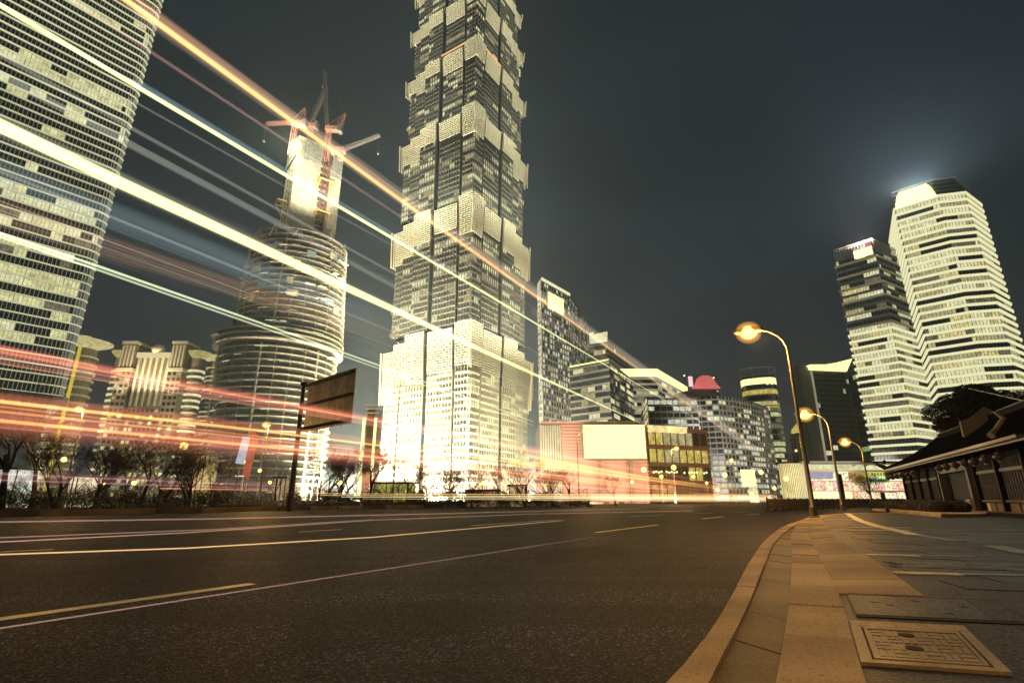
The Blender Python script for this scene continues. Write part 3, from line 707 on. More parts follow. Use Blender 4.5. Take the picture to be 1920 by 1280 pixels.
    # hoist marker frames
    for k in range(5):
        p = Vector((xc, Yc, 0)); a = pi*1.18; q = MB(); zz = 62+k*4.7; c = Vector((RX(0)+35.6*math.cos(a), Yc+35.6*math.sin(a), zz)); t = Vector((-math.sin(a), math.cos(a), 0))
        for (s0, s1, z0, z1) in ((-1.4, 1.4, 0, .35), (-1.4, 1.4, 2.7, 3.05), (-1.4, -1.0, .35, 2.7), (1.0, 1.4, .35, 2.7), (-.5, .5, 1, 1.5)):
            q.hexa([tuple(c+t*a_+Vector((0, 0, z_))+Vector((math.cos(a), math.sin(a), 0))*d) for z_ in (z0, z1) for a_, d in ((s0, 0), (s1, 0), (s1, .2), (s0, .2))])
        q.build('marker_frame', E_w[1], rt)
    # lights that wash the site
    for (lx, ly, lz, e_, t_) in ((xc-75, 210, 3, 2.2e5, (xc-8, Yc-35, 60)), (xc+60, 215, 3, 2.4e5, (xc+15, Yc-30, 75)), (xc-50, 255, 95, 1.2e5, (xc-5, Yc-30, 140)), (xc+42, 258, 100, 2.0e5, (xc+8, Yc-22, 150))):
        l = lamp('SPOT', (lx, ly, lz), e_*.34, (1, .88, .60), 2, spot_size=1.3, spot_blend=.9); aim(l, t_)
    l = lamp('SPOT', (xc+35, Yc-60, 165), 9e5, (1, .9, .62), 2, spot_size=.9, spot_blend=.9); aim(l, (xc+4, Yc-10, 215))
    return rt, C0, U, V, hw, hd, ztc
def lattice(q, a, b, w_, n, th):
    a, b = Vector(a), Vector(b); d = (b-a).normalized(); up = Vector((0, 0, 1)) if abs(d.z) < .9 else Vector((1, 0, 0)); s = d.cross(up).normalized()*w_/2; t = s.cross(d).normalized()*w_/2
    cs = [s+t, -s+t, -s-t, s-t]
    for c in cs: q.tube([a+c, b+c], th, 4, cap=False)
    for i in range(n):
        f0, f1 = i/n, (i+1)/n
        for j in range(4):
            c, e = cs[j], cs[(j+1) % 4]; q.tube([a.lerp(b, f0)+c, a.lerp(b, f1)+e], th*.6, 3, cap=False)
HB, C0, U_, V_, hw_, hd_, ztc_ = half_built()
M_crane = mat('crane_red_paint', (.42, .20, .17), .5, .1, noise=(.5, .7, 1.2)); M_crane2 = mat('crane_grey_lattice', (.20, .18, .17), .6, .3)
def crane(label, px, pybase, pytop, Y, tip, aframe, cwt, jw=1.8, jm=None):
    """luffing tower crane: mast, slewing cab deck, counterweight, A-frame, jib"""
    zb, zt = zat(pybase, Y), zat(pytop, Y); x0 = at(px, pytop, Y).x; rt = thing('tower_crane', label, 'crane', (x0, Y, zb), group='tower cranes on the half-built tower')
    q = MB(); lattice(q, (x0, Y, zb), (x0, Y, zt), 2.8, 8, .2); q.build('mast', M_crane, rt)
    sgn = 1 if cwt > 0 else -1; q = MB(); q.box(x0-2.4 if sgn > 0 else x0-abs(cwt), x0+(abs(cwt) if sgn > 0 else 2.4), Y-2, Y+2, zt, zt+3.2); q.build('machinery_deck', M_crane, rt)
    q = MB(); q.box(x0+(cwt*.72 if sgn > 0 else cwt), x0+(cwt if sgn > 0 else cwt*.72), Y-2.2, Y+2.2, zt-1.2, zt+4.6); q.build('counterweight', M_crane2, rt)
    ap = Vector(at(*aframe, Y)); q = MB()
    for dy in (-1.6, 1.6):
        for ddx in (-1.5, cwt*.55, cwt*.9): q.tube([(x0+ddx, Y+dy, zt+3), tuple(ap+Vector((0, dy*.3, 0)))], .22, 4)
    q.build('a_frame', M_crane, rt)
    tp = at(*tip, Y+6); q = MB(); lattice(q, Vector((x0-sgn*1.5, Y, zt+2.5)), tp, jw, 18, .2); q.build('jib', jm or M_crane2, rt)
    q = MB(); q.tube([tuple(ap), tuple(tp)], .08, 3); q.build('pendant_rope', M_crane2, rt)
    q = MB(); q.tube([tuple(tp), (tp.x, tp.y, tp.z-14)], .06, 3); q.box(tp.x-.5, tp.x+.5, tp.y-.5, tp.y+.5, tp.z-15.5, tp.z-14); q.build('hook_block', M_crane2, rt)
    return rt
crane('red tower crane with thin upright jib over the climbing mast of the bare core', 617, 300, 246, 305, (608, 132), (648, 213), 9)
crane('red tower crane just above the white site floodlight on the bare core', 553, 292, 236, 302, (500, 232), (572, 203), 8, jm=M_crane)
crane('rear tower crane whose tall grey lattice jib rises steeply behind the core', 583, 280, 240, 318, (612, 165), (590, 222), 5, 2.6)
crane('low tower crane whose long grey jib reaches out towards the pagoda-like skyscraper', 640, 300, 286, 306, (712, 254), (634, 276), -7)

# ---- the floodlit centre tower in tapering tiers
def pagoda_tower():
    Cc = Vector((-25, 300, 0)); a_ = Vector((-.845, .535, 0)); b_ = Vector((.535, .845, 0)); S = 78.0
    ctr = Cc+a_*S/2+b_*S/2; rr = random.Random(21)
    rt = thing('skyscraper', 'tallest floodlit skyscraper whose tapering tiers flare outwards like a pagoda', 'building', (ctr.x, ctr.y, 0))
    M_fin = mat('aluminium_fins', (.52, .48, .35), .45, .15); M_pan = mat('tower_glass', (.03, .035, .038), .15); M_fin2 = mat('spandrel_metal', (.115, .11, .09), .45, .15)
    M_groove = mat('tower_recess', (.025, .025, .028), .4)
    zs = [0, 106, 195, 268, 328, 378, 420, 452]; sc_ = [1.0, .975, .955, .935, .915, .89, .86]
    faces = [(a_, b_), (b_, a_)]     # visible pair; the other two mirrored through the centre
    LITF = [.55, .42, .55, .36, .4, .34, .3]
    for T in range(7):
        z0, z1 = zs[T], zs[T+1]; s = S*sc_[T]; h = z1-z0; ins = 1.0+s*.010
        half = s/2; poly = [ctr+a_*x_+b_*y_ for x_, y_ in ((-half+10, -half+10), (half-10, -half+10), (half-10, half-10), (-half+10, half-10))]
        x = MB(); x.prism(ccw(poly), z0 if T else 0, z1+6); tier = x.build('tier', M_groove, rt)
        nfl = int(h/4.0); crown = h*.26
        for f_ in range(4):
            # face frame: outward normal nn, running direction u, starting at the corner nearest the camera for the visible two
            if f_ == 0: u, nn = a_, -b_
            elif f_ == 1: u, nn = b_, -a_
            elif f_ == 2: u, nn = a_, b_
            else: u, nn = b_, a_
            st = ctr-u*half+nn*half
            for (t0, t1, back, drop) in ((.0, .15, 0.0, 0), (.195, .45, 1.6, .05), (.49, .685, 0.5, .02), (.70, .83, 1.8, .11), (.842, 1.0, 3.0, .17)):
                hidden = f_ > 1
                if hidden: t0, t1 = round(1-t1, 4), round(1-t0, 4)
                zt = z1-drop*h*.6; B0 = back+ins; x = MB()
                def P(t, o, z): q = st+u*(t*s)-nn*o; return (q.x, q.y, z)
                def slabb(ta, tb, o_out, o_in, za, zb, mi): x.hexa([P(ta, o_out, za), P(tb, o_out, za), P(tb, o_in, za), P(ta, o_in, za), P(ta, o_out, zb), P(tb, o_out, zb), P(tb, o_in, zb), P(ta, o_in, zb)], mi)
                def flare(z):               # outward lean of the tier towards its top
                    f2 = (z-z0)/(zt-z0); return B0-ins*max(0, (f2-.55)/.45)**1.4*.9-f2*.5
                zc = zt-crown*(1.0+.25*math.sin(t0*17+T)); nb = max(3, round((t1-t0)*s/2.4)); bw = (t1-t0)/nb
                def te(z, a=t0, c=t1):
                    e_ = max(0, flare(z))/s; return (max(a, e_+.0005) if a == 0 else a), (min(c, 1-e_) if c == 1 else c)
                e0 = (B0+.5)/s; ga, gb = (e0 if t0 == 0 else t0), (1-e0 if t1 == 1 else t1)
                slabb(ga, gb, B0+.4, B0+7, z0, zt-1, 1)
                k = 0; z = z0+1.0
                while z < zc-3:
                    o_ = flare(z); ta, tb = te(z); slabb(ta, tb, o_-.25, B0+1, z, z+(1.3 if T == 0 else .9), 6 if T else 0)  # bottom tier gets the paler metal, its floodlight wash put into the colour
                    if not hidden:
                        j = 0; rowf = rr.choice([.05, .15, .4, .8, 1.5, 2.3])
                        while j < nb:
                            L = min(nb-j, rr.randint(1, 5)); pr = LITF[T]*rowf
                            if rr.random() < pr: slabb(max(ta, t0+j*bw+bw*.06), min(tb, t0+(j+L)*bw-bw*.06), o_-.12, B0+.6, z+1.05, z+3.8, rr.choice([2, 2, 3, 3, 4]) if T else rr.choice([2, 2, 3]))
                            j += L
                    z += 4.0; k += 1
                for j in range(nb+1):
                    tt = t0+j*bw
                    w2 = .0012*78/s
                    ta, tb = te(z0); 
                    if tt < ta-.001 or tt > tb+.001: continue
                    x.hexa([P(tt-w2, flare(z0)-.3, z0), P(tt+w2, flare(z0)-.3, z0), P(tt+w2, B0+.5, z0), P(tt-w2, B0+.5, z0), P(tt-w2, flare(zc)-.3, zc), P(tt+w2, flare(zc)-.3, zc), P(tt+w2, B0+.5, zc), P(tt-w2, B0+.5, zc)], 6 if T else 0)
                # crown lattice: close horizontal blades on verticals
                z = zc
                while z < zt:
                    o_ = flare(z); ta, tb = te(z); slabb(ta-.001, tb+.001, o_-.5, o_+.15, z, z+.55, 0); z += 1.55
                slabb(ga, gb, B0*.8+.6, B0*.8+1.2, zc-.5, zt-.5, 5)
                for j in range(0, nb+1, 1):
                    tt = t0+j*bw; w2 = .0018*78/s
                    x.hexa([P(tt-w2, flare(zc)-.6, zc), P(tt+w2, flare(zc)-.6, zc), P(tt+w2, flare(zc)+.6, zc), P(tt-w2, flare(zc)+.6, zc), P(tt-w2, flare(zt)-.6, zt), P(tt+w2, flare(zt)-.6, zt), P(tt+w2, flare(zt)+.6, zt), P(tt-w2, flare(zt)+.6, zt)], 0)
                x.build('facade_bay', [M_fin, M_pan, E_w[0], E_w[1], E_w[2], M_groove, M_fin2], tier)
            # floodlights for the tier on this face
            if T == 0: L = lamp('AREA', tuple(ctr+nn*(half+46)+Vector((0, 0, 2))), 1.5e6, (1, .87, .56), 1); L.data.shape = 'RECTANGLE'; L.data.size = 80; L.data.size_y = 3; tz = 42; off = 46
            else:
                e_ = [0, 1.6e5, 7.6e4, 3.8e4, 2.7e4, 2.4e4, 2.0e4][T]; off = 26
                L = lamp('AREA', tuple(ctr+nn*(half+off)+Vector((0, 0, z0-6))), e_, (1, .9, .62) if T == 1 else (.96, .95, .72), 1); L.data.shape = 'RECTANGLE'; L.data.size = s*.9; L.data.size_y = 2; tz = h*.62+z0
            dirv = (ctr+nn*half+Vector((0, 0, tz)))-L.location
            zc_ = -dirv.normalized(); xc_ = u; yc_ = zc_.cross(xc_).normalized(); xc_ = yc_.cross(zc_)
            L.rotation_euler = Matrix((xc_, yc_, zc_)).transposed().to_euler()
    x = MB(); x.prism(ccw([ctr+a_*p+b_*q for p, q in ((-12, -12), (12, -12), (12, 12), (-12, 12))]), 458, 470, top=ccw([ctr+a_*p+b_*q for p, q in ((-2, -2), (2, -2), (2, 2), (-2, 2))])); x.build('pinnacle', M_fin, rt)
    # a restaurant floor's warm light line on the fourth tier
    for u, nn in ((a_, -b_), (b_, -a_)):
        x = MB(); half = S*.90/2; st = ctr-u*half+nn*(half-1.2)
        c = [st, st+u*half*1.0, st+u*half*1.0-nn*.6, st-nn*.6]; x.hexa([(p.x, p.y, 331) for p in c]+[(p.x, p.y, 332.2) for p in c]); x.build('warm_light_line', emit('warm_line', (1, .55, .2), 1.0), rt)
    return rt
pagoda_tower()

# ---- towers right of centre
def simple(name, label, H, pts, back, **kw):
    return tower(name, label, [Vector((q.x, q.y, 0)) for q in roofpoly(H, pts, back)], H, **kw)
E_pt = emit('point_lit_window', (.85, .86, .66), .85, (.5, 1.1))
simple('office_tower', 'dark office tower dotted with small lit windows, its sign beside the floodlit skyscraper', 128, [(1008, 530), (1014, 521), (1067, 551)], (20, 55), fh=3.4, band_h=1.0, out=.25,
       band=mat('tower_frame', (.14, .14, .13), .6), bay=2.6, mull=mat('tower_frame', (.14, .14, .13), .6), mull_w=.9, mull_out=.3, lit=.72, run=(1, 1), mats=[E_pt, E_w[1], E_w[3]], wts=[3, 1, 2], sides=[0, 1, 2, 3], seed=31, cap=280)
p0 = at(1024, 542, 300)
simple('office_block', 'glass office block with a slanted bright white roof band in front of the pink-topped tower', 78, [(1068, 689), (1141, 675)], (25, 50), fh=4, band_h=1.3, out=.2, band=mat('block_frame', (.10, .10, .095), .6), bay=2.6, lit=.55, mats=E_w[:4], wts=[2, 2, 1, 1], seed=32, sides=[0, 1, 2, 3], cap=150)
simple('office_tower', 'glass tower with a tilted bright top, one part glowing pink', 118, [(1066, 652), (1140, 640)], (25, 45), fh=4, band_h=.8, out=.2, band=mat('block_frame', (.10, .10, .095), .6), bay=2.4, lit=.25, mats=E_w[:4], wts=[1, 2, 2, 2], seed=33, sides=[0, 1, 2, 3], cap=120)
# slanted glowing roof wedges
def wedge(parent, name, m, H, pts, dep=6):      # pts: image outline of a vertical roof screen standing on the roof edge at z=H; built as a slab with depth
    base = [g(x, y, H) for x, y in pts[:2]]; u = (base[1]-base[0]); dn = Vector((u.x, u.y, 0)).normalized(); nrm = Vector((-dn.y, dn.x, 0))
    front = [onplane(x, y, base[0], dn) for x, y in pts]; x = MB(); n = len(front)
    x.v = [tuple(p) for p in front]+[tuple(p+nrm*dep) for p in front]; x.face(tuple(range(n))); x.face(tuple(range(2*n-1, n-1, -1)))
    for i in range(n): j = (i+1) % n; x.face((i, i+n, j+n, j))
    return x.build(name, m, parent)
byl = lambda s: next(o for o in bpy.data.objects if o.get('label', '').startswith(s))
E_pink = emit('pink_neon', (.85, .22, .25), .9, (.7, 1.1))
wedge(byl('glass office block with a slanted'), 'lit_roof_band', E_crown, 78, [(1068, 689), (1141, 686), (1141, 673), (1068, 686)], 5)
b = byl('glass tower with a tilted'); wedge(b, 'lit_roof_screen', emit('pale_screen', (.85, .8, .6), .9, (.8, 1.1)), 118, [(1069, 645), (1112, 641), (1112, 622), (1075, 632)], 4); wedge(b, 'lit_roof_screen', E_w[0], 118, [(1115, 647), (1139, 649), (1139, 621), (1116, 626)], 4)
wedge(b, 'pink_light', E_pink, 118, [(1069, 648.5), (1112, 645), (1112, 641.5), (1069, 645)], 4.5)
b = byl('dark office tower dotted'); q = roofpoly(128, [(1014, 521), (1067, 551)]); u = (q[1]-q[0]).normalized(); x = MB(); x.wbox(q[0], u, (q[1]-q[0]).length*.5, .1, 1.2, 111, 121, 0, (q[1]-q[0]).length*.22); x.build('rooftop_sign', E_crown, b)
x = MB(); x.wbox(q[0], u, (q[1]-q[0]).length, .1, .9, 126.5, 128.2); x.build('roof_band_glow', E_band_hot, b)

simple('office_block', 'pale office block with a dazzling white band round its roof', 82, [(1151, 717), (1166, 706), (1232, 706)], (40, 60), fh=4, band_h=1.5, out=.3, band=E_band_mid, bay=3, lit=.6, run=(1, 5), seed=34, sides=[0, 1, 2, 3], cap=160)
b = byl('pale office block with'); q = [Vector((p.x, p.y, 0)) for p in roofpoly(82, [(1151, 717), (1166, 706), (1232, 706)], (40, 60))]; x = MB(); x.prism(offset(ccw(q), .6), 82, 87.5); x.build('crown_light_band', E_crown, b)

# curved pale grid block with dome
def grid_block():
    H = 62; rt = None
    pts = [(1300, 745), (1345, 742), (1385, 748), (1420, 756), (1441, 764)]; fr = [g(x, y, H) for x, y in pts]
    poly = [Vector((p.x, p.y, 0)) for p in fr]; poly += [poly[-1]+Vector((20, 40, 0)), poly[0]+Vector((10, 60, 0))]
    M_frame = mat('white_grid_frame', (.45, .43, .38), .6); 
    rt = tower('apartment_block', 'broad curved block with white grid facade, crowned by a red domed sign', poly, H, fh=3.3, band_h=1.0, out=.5, band=M_frame, bay=3.4, lit=.42, run=(1, 2),
               mats=[E_pt, E_w[0], E_w[2]], wts=[2, 2, 1], mull=M_frame, mull_w=.45, mull_out=.5, seed=41, sides=[0, 1, 2, 3, 4], cap=285)
    l = lamp('AREA', tuple(fr[2]+Vector((-50, -70, -55))), 1.1e5, (1, .92, .8), 50); aim(l, tuple(fr[2]+Vector((0, 0, -30))))
    Y = fr[1].y+12; c = at(1306, 735, Y); zt = c.z; s = zt/90
    x = MB(); x.lathe((c.x, Y, H), [(15, 0), (15, zt-H-4), (13, zt-H-1), (8, zt-H)], 24); x.build('roof_drum', mat('drum_glass', (.05, .05, .05), .3), rt)
    x = MB(); h2 = zat(712, Y)-zt; w2 = at(1334, 733, Y).x-at(1283, 733, Y).x
    x.v = []; prof = [(-.5, 0), (.5, 0), (.46, .12), (.38, .3), (.30, .62), (.24, .85), (.12, 1.0), (-.12, 1.0), (-.26, .85), (-.32, .6), (-.38, .3), (-.46, .12)]
    cx2 = at(1309, 733, Y).x
    x.v = [(cx2+a*w2, Y-15, zt-.5+b_*h2) for a, b_ in prof]+[(cx2+a*w2, Y-13, zt-.5+b_*h2) for a, b_ in prof]; n = len(prof)
    x.face(tuple(range(n))); x.face(tuple(range(2*n-1, n-1, -1)))
    for i in range(n): j = (i+1) % n; x.face((i, i+n, j+n, j))
    x.build('domed_sign', emit('red_neon', (.78, .16, .15), .85, (.85, 1.1), sc_=.1), rt)
    x = MB(); p0, p1 = at(1279, 733, Y), at(1284, 715, Y); x.box(p0.x-.2, p0.x+2.2, Y-15, Y-14, p0.z, p1.z); x.build('small_sign', emit('pink_sign', (1, .7, .7), 1.0), rt)
    q = [at(1283, 704, Y), at(1338, 708, Y)]; x = MB(); x.tube([tuple(q[0]), tuple(q[1])], .12, 4); x.tube([tuple(q[0]), (q[0].x, Y, zt-1)], .15, 4); x.tube([tuple(q[1]), (q[1].x, Y, zt-1)], .15, 4); x.build('roof_mast', M_dark, rt)
    for p in q+[at(1345, 734, Y)]: x = MB(); x.sphere(tuple(p), .6, 8); x.build('beacon', E_crown, rt)
    return rt
grid_block()
tower('office_block', 'low broad office block with dashed lit windows behind the brown shopping hall', roofpoly(50, [(1214, 748), (1306, 748)], (10, 55)), 50, fh=3.3, band_h=1.1, out=.4, band=mat('grey_frame', (.25, .24, .21), .6), bay=3.2, lit=.42, run=(1, 3), mats=[E_pt, E_yel, E_w[1]], wts=[2, 1, 2],
      mull=mat('grey_frame', (.25, .24, .21), .6), mull_w=.35, mull_out=.4, seed=42, sides=[0, 1, 2, 3], cap=200, litf=lambda f, s, r: .95 if f > .9 else .4)
# low mall in front of it
M_mall = mat('mall_wall', (.26, .17, .10), .7)
rt = tower('mall', 'low brown shopping hall with warm lit roof edge beside the overbright billboard', roofpoly(22, [(1212, 800), (1322, 806)], (12, 40)), 22, fh=5.2, band_h=1.2, out=.6, band=M_mall, body=mat('mall_glass', (.06, .045, .035), .4), bay=2.6, lit=.4, run=(1, 3),
           mats=[E_yel, E_w[1], emit('amber_window', (.75, .42, .15), .7, (.3, 1.2))], seed=43, sides=[0, 1, 2, 3], mull=M_mall, mull_w=.25, mull_out=.5, litf=lambda f, s, r: .4 if f < .7 else .85)
q = roofpoly(22, [(1212, 800), (1322, 806)]); u = (q[1]-q[0]); L = u.length; u.normalize(); x = MB(); x.wbox(q[0], u, L*.62, .3, 1.6, 20.5, 22.4, 0, 0); x.build('lit_eave', emit('warm_eave', (.98, .78, .32), 1.3, (.5, 1.1), sc_=.3), rt)
for k in range(24):
    if R.random() < .75: x = MB(); p = q[0]+u*(L*(k+.5)/24)+Vector((u.y, -u.x, 0))*1.3; x.sphere((p.x, p.y, 8.6+(k % 2)*.2), .32, 8); x.build('bulb', E_crown, rt)

# round-cornered tower
def round_corner():
    H = 92; a, b_ = g(1384, 690, H), g(1449, 683, H); c = (a+b_)/2; r_ = (b_-a).length/2; rt = thing('round_cornered_tower', 'round-cornered glass tower with yellow lit upper floors and a hooped crown', 'building', (c.x, c.y+r_, 0))
    u = (b_-a).normalized(); n_ = Vector((-u.y, u.x, 0)); ctr = Vector((c.x, c.y, 0))+n_*r_; rr = random.Random(77)
    def outl(r2, k=28, e=3.2):
        out = []
        for i in range(k):
            t = 2*pi*i/k+.01; ct, st = math.cos(t), math.sin(t); q = (abs(ct)**e+abs(st)**e)**(-1/e)*r2; out.append(ctr+(u*ct+n_*st)*q)
        return out
    base = ccw(outl(r_)); x = MB(); x.prism(base, 0, H-7); x.build('wall', M_glass, rt)
    bm = MB(); bm.prism([p-rt.location for p in ccw(outl(r_+.3))], 0, .8); m0 = bm.mesh('floor_band', mat('green_grey_band', (.16, .17, .13), .5))
    for k in range(20): link('floor_band', m0, rt, (0, 0, 3+k*4))
    fr = [i for i in range(len(base))]
    def arc(i0, L, z, h, m_, nm='window', o=.15):
        q = MB(); o1, o2 = ccw(outl(r_+o)), ccw(outl(r_-.1)); k = len(o1)
        for j in range(L):
            i, i2 = (i0+j) % k, (i0+j+1) % k; q.hexa([(o1[i].x, o1[i].y, z), (o1[i2].x, o1[i2].y, z), (o2[i2].x, o2[i2].y, z), (o2[i].x, o2[i].y, z), (o1[i].x, o1[i].y, z+h), (o1[i2].x, o1[i2].y, z+h), (o2[i2].x, o2[i2].y, z+h), (o2[i].x, o2[i].y, z+h)])
        return q.build(nm, m_, rt)
    E_gr = emit('green_white_window', (.78, .85, .42), .8, (.4, 1.1))
    for k in range(16):
        i = 12
        while i < 30:
            L = rr.randint(1, 4)
            if rr.random() < (.95 if k > 13 else .5): arc(i, L, 3.9+k*4, 2.7, rr.choice([E_gr, E_gr, E_w[1], E_w[2]]))
            i += L
    for z, h, m_ in ((71, 4.5, E_yel), (62, 3, E_yel)): arc(12, 17, z, h, m_)
    arc(14, 13, 79, 4.4, E_crown, 'crown_light', .35); arc(0, 28, H-8.5, 1, M_dark, 'crown_base', .4)
    for z in (H-1, ):
        q = MB(); pts = [(p.x, p.y, z) for p in outl(r_+.3)]; q.tube(pts+[pts[0]], .35, 6); q.build('crown_hoop', M_alu, rt)
    q = MB()
    for p in outl(r_+.3)[::4]: q.tube([(p.x, p.y, H-8), (p.x, p.y, H-1)], .2, 4)
    q.build('crown_post', M_alu, rt, kind='stuff')
    cu = bpy.data.curves.new('lettering', 'FONT'); cu.body = 'SC'; cu.size = 4.6; cu.extrude = .1; tmp = bpy.data.objects.new('lettering', cu); me = bpy.data.meshes.new_from_object(tmp); bpy.data.objects.remove(tmp); bpy.data.curves.remove(cu); me.materials.clear(); me.materials.append(E_crown)
    o = link('lettering', me, rt); p = at(1436, 721, ctr.y-r_*1.02-1.0); o.location = p-rt.location; o.rotation_euler = (pi/2, 0, math.atan2(u.y, u.x))
round_corner()

# dark slab with slanted glowing roof and pale edge pier
rt = simple('dark_slab_tower', 'dark glass slab tower under a slanted glowing roof, with a pale lit edge pier', 98, [(1522, 694), (1588, 697)], (8, 35), fh=4, band_h=.5, out=.15, band=mat('slab_frame', (.06, .065, .06), .4), bay=2.2, lit=.035, mats=[E_w[1], E_w[0]], run=(1, 3), mull=mat('slab_frame', (.06, .065, .06), .4), mull_w=.2, mull_out=.2, seed=51, sides=[0, 1, 2, 3])
q = roofpoly(98, [(1508, 684), (1522, 694), (1588, 697)]); u = (q[2]-q[1]).normalized(); nn = Vector((u.y, -u.x, 0))
x = MB(); pp = [q[1]-u*1.5+nn*.6, q[1]+nn*.6, q[1]+nn*-8, q[1]-u*1.5+nn*-8]; x.prism(ccw(pp), 0, 101); x.build('lit_pier', emit('pier_light', (.62, .55, .36), .55, (.6, 1.1), sc_=.05), rt)
x = MB(); pp = [q[0]+Vector((0, 8, 0)), q[1]-u*1.7+nn*.2, q[1]-u*1.7-nn*12, q[0]+Vector((3, 22, 0))]; x.prism(ccw(pp), 0, 100.5); x.build('side_wall', mat('side_wall_grey', (.10, .10, .09), .6), rt)
wedge(rt, 'glowing_roof', E_crown, 98, [(1522, 691), (1588, 696), (1598, 672), (1566, 680), (1548, 683), (1520, 683)], 5)
q1 = roofpoly(104, [(1588, 690), (1618, 672)]); tower('dark_wing_tower', 'dark wing of the slanted-roof tower, squeezed against the striped tower', roofpoly(104, [(1588, 690), (1616, 676)], (25, 40)), 104, fh=4, band_h=.5, out=.15, band=mat('slab_frame', (.06, .065, .06), .4), bay=2.2, lit=.05, litf=lambda f, s, r: .7 if .33 < f < .37 else .04, mats=[emit('green_window', (.55, .75, .3), .7, (.4, 1.1))], seed=52, sides=[0, 1, 2, 3], mull=mat('slab_frame', (.06, .065, .06), .4), mull_w=.2, mull_out=.2)
# far little tower behind lamp posts
Yf = 420; x0, x1 = gx(1506, Yf), gx(1527, Yf); rt = thing('small_tower', 'small far tower with a slanted yellow lit cap', 'building', ((x0+x1)/2, Yf, 0)); zt = zat(797, Yf)
x = MB(); x.box(x0+3, x1, Yf, Yf+10, 0, zt-6); x.build('wall', mat('far_tower_wall', (.28, .22, .13), .8), rt); x = MB(); x.box(x0-3, x0+2.9, Yf+1, Yf+9, 0, zt-22); x.build('wing', M_stone, rt)
x = MB(); c = [(x0+3, Yf-.3), (x1, Yf-.3), (x1, Yf+8), (x0+3, Yf+8)]; x.hexa([(*p, zt-5.9) for p in c]+[(c[0][0], c[0][1], zt-3), (c[1][0], c[1][1], zt+3), (c[2][0], c[2][1], zt+3), (c[3][0], c[3][1], zt-3)]); x.build('lit_cap', E_yel, rt)
for k in range(16):
    for j in range(2): x = MB(); xx = x0+4.2+j*3; x.box(xx, xx+1.6, Yf-.15, Yf, 6+k*3.4, 7.8+k*3.4); x.build('window', R.choice([E_yel, E_w[2], M_glass]), rt)
    for j in range(2): x = MB(); xx = x0-2.2+j*2.4; x.box(xx, xx+1.2, Yf+.85, Yf+1, 6+k*2.6, 7.6+k*2.6); x.build('window', M_glass2, rt)
for (a, c_) in ((x0, zt-20), (x0-1, zt-46), (x1-2, zt-28)): x = MB(); x.sphere((a, Yf-.6, c_), 1.0, 8); x.build('facade_lamp', emit('warm_bulb', (1, .72, .3), 2), rt)
l = lamp('SPOT', ((x0+x1)/2, Yf-30, 2), 6e4, (1, .75, .35), 1, spot_size=.9); aim(l, ((x0+x1)/2, Yf, 45))

# ---- the two striped towers at the right
M_bandw = E_band_hot
def stripe_lit(f, s, r):
    for a, b_ in ((.30, .335), (.05, .16), (.60, .64), (.445, .47)):
        if a < f < b_: return .06
    return .84
E_yel2 = emit('lit_window_warm', (.92, .80, .36), .85, (.45, 1.15), sc_=.6)
def striped(name, label, H, pts, back, litf, bandf, seed, **kw):
    rp = roofpoly(H, pts); d = Vector((*back, 0)); poly = rp+[rp[-1]+d, rp[0]+d]
    return tower(name, label, poly, H, fh=4.0, band_h=1.25, out=1.0, band=M_bandw, bandf=bandf, bay=1.6, run=(1, 11), mats=[E_w[0], E_yel2, E_w[1], E_w[2]], wts=[4, 2, 3, 1.3], mull=mat('striped_mullion', (.06, .06, .055), .5), mull_w=.16, mull_out=.25,
                 litf=litf, seed=seed, sides=[0, 1, 2, 3, 4, 5], cap=280, **kw)
def r1lit(f, s, r):
    if f > .70: return .34 if f < .93 else .5
    if .66 < f <= .70: return .06
    for a, b_ in ((.10, .22), ):
        if a < f < b_: return .05
    return .85
t1 = striped('striped_tower', 'striped office tower with darker upper storeys and a bright pinkish rooftop sign', 140, [(1567, 492), (1640, 470), (1690, 492)], (32, 36), r1lit, lambda k, n: E_band_hot if k < n*.68 else (E_w[3] if k % 2 else mat('thin_band', (.2, .2, .17), .5)), 61)
q = roofpoly(140, [(1567, 492), (1640, 470), (1690, 492)]); x = MB()
for i in range(2):
    u = (q[i+1]-q[i]); L = u.length; u.normalize(); n = int(L/1.5)
    for j in range(n+1): x.wbox(q[i], u, .18, -.2, .05, 140, 148, 0, j*L/n)
    for z in (140.5, 142.5, 144.5, 146.5, 148): x.wbox(q[i], u, L, -.2, .08, z, z+.2)
x.build('roof_screen', mat('screen_louvre', (.14, .14, .13), .5), t1, kind='stuff')
u = (q[1]-q[0]); L = u.length; u.normalize(); x = MB(); x.wbox(q[0], u, L*.46, .3, 1.2, 138.2, 143.2, 0, L*.50); x.build('rooftop_sign', emit('sign_white_pink', (1, .86, .42), 1.9), t1)
x = MB(); x.wbox(q[0], u, L*.16, .4, 1.25, 143.7, 146, 0, L*.80); x.build('sign_edge_glow', E_pink, t1)
t2 = striped('octagonal_tower', 'tall octagonal tower with bright white floor stripes and a blazing rooftop sign', 163, [(1677, 386), (1757, 361), (1806, 355), (1836, 378)], (25, 40), stripe_lit, None, 62)
q = roofpoly(163, [(1677, 386), (1757, 361), (1806, 355), (1836, 378)]); u = (q[1]-q[0]); L = u.length; u.normalize()
x = MB(); x.smooth = True
nseg = 12; nn = Vector((u.y, -u.x, 0)); z0 = 160.5
prof = [(t, min(1, math.sin(pi*t)*2.2)**.6) for t in [i/nseg for i in range(nseg+1)]]
fr = [tuple(q[0]+u*(L*(.02+.96*t))+nn*1.6+Vector((0, 0, z0+9.0*h))) for t, h in prof]; bk_ = [tuple(Vector(p)-nn*2.0) for p in fr]
n = len(fr); x.v = fr+bk_; x.face(tuple(range(n))); x.face(tuple(range(2*n-1, n-1, -1)))
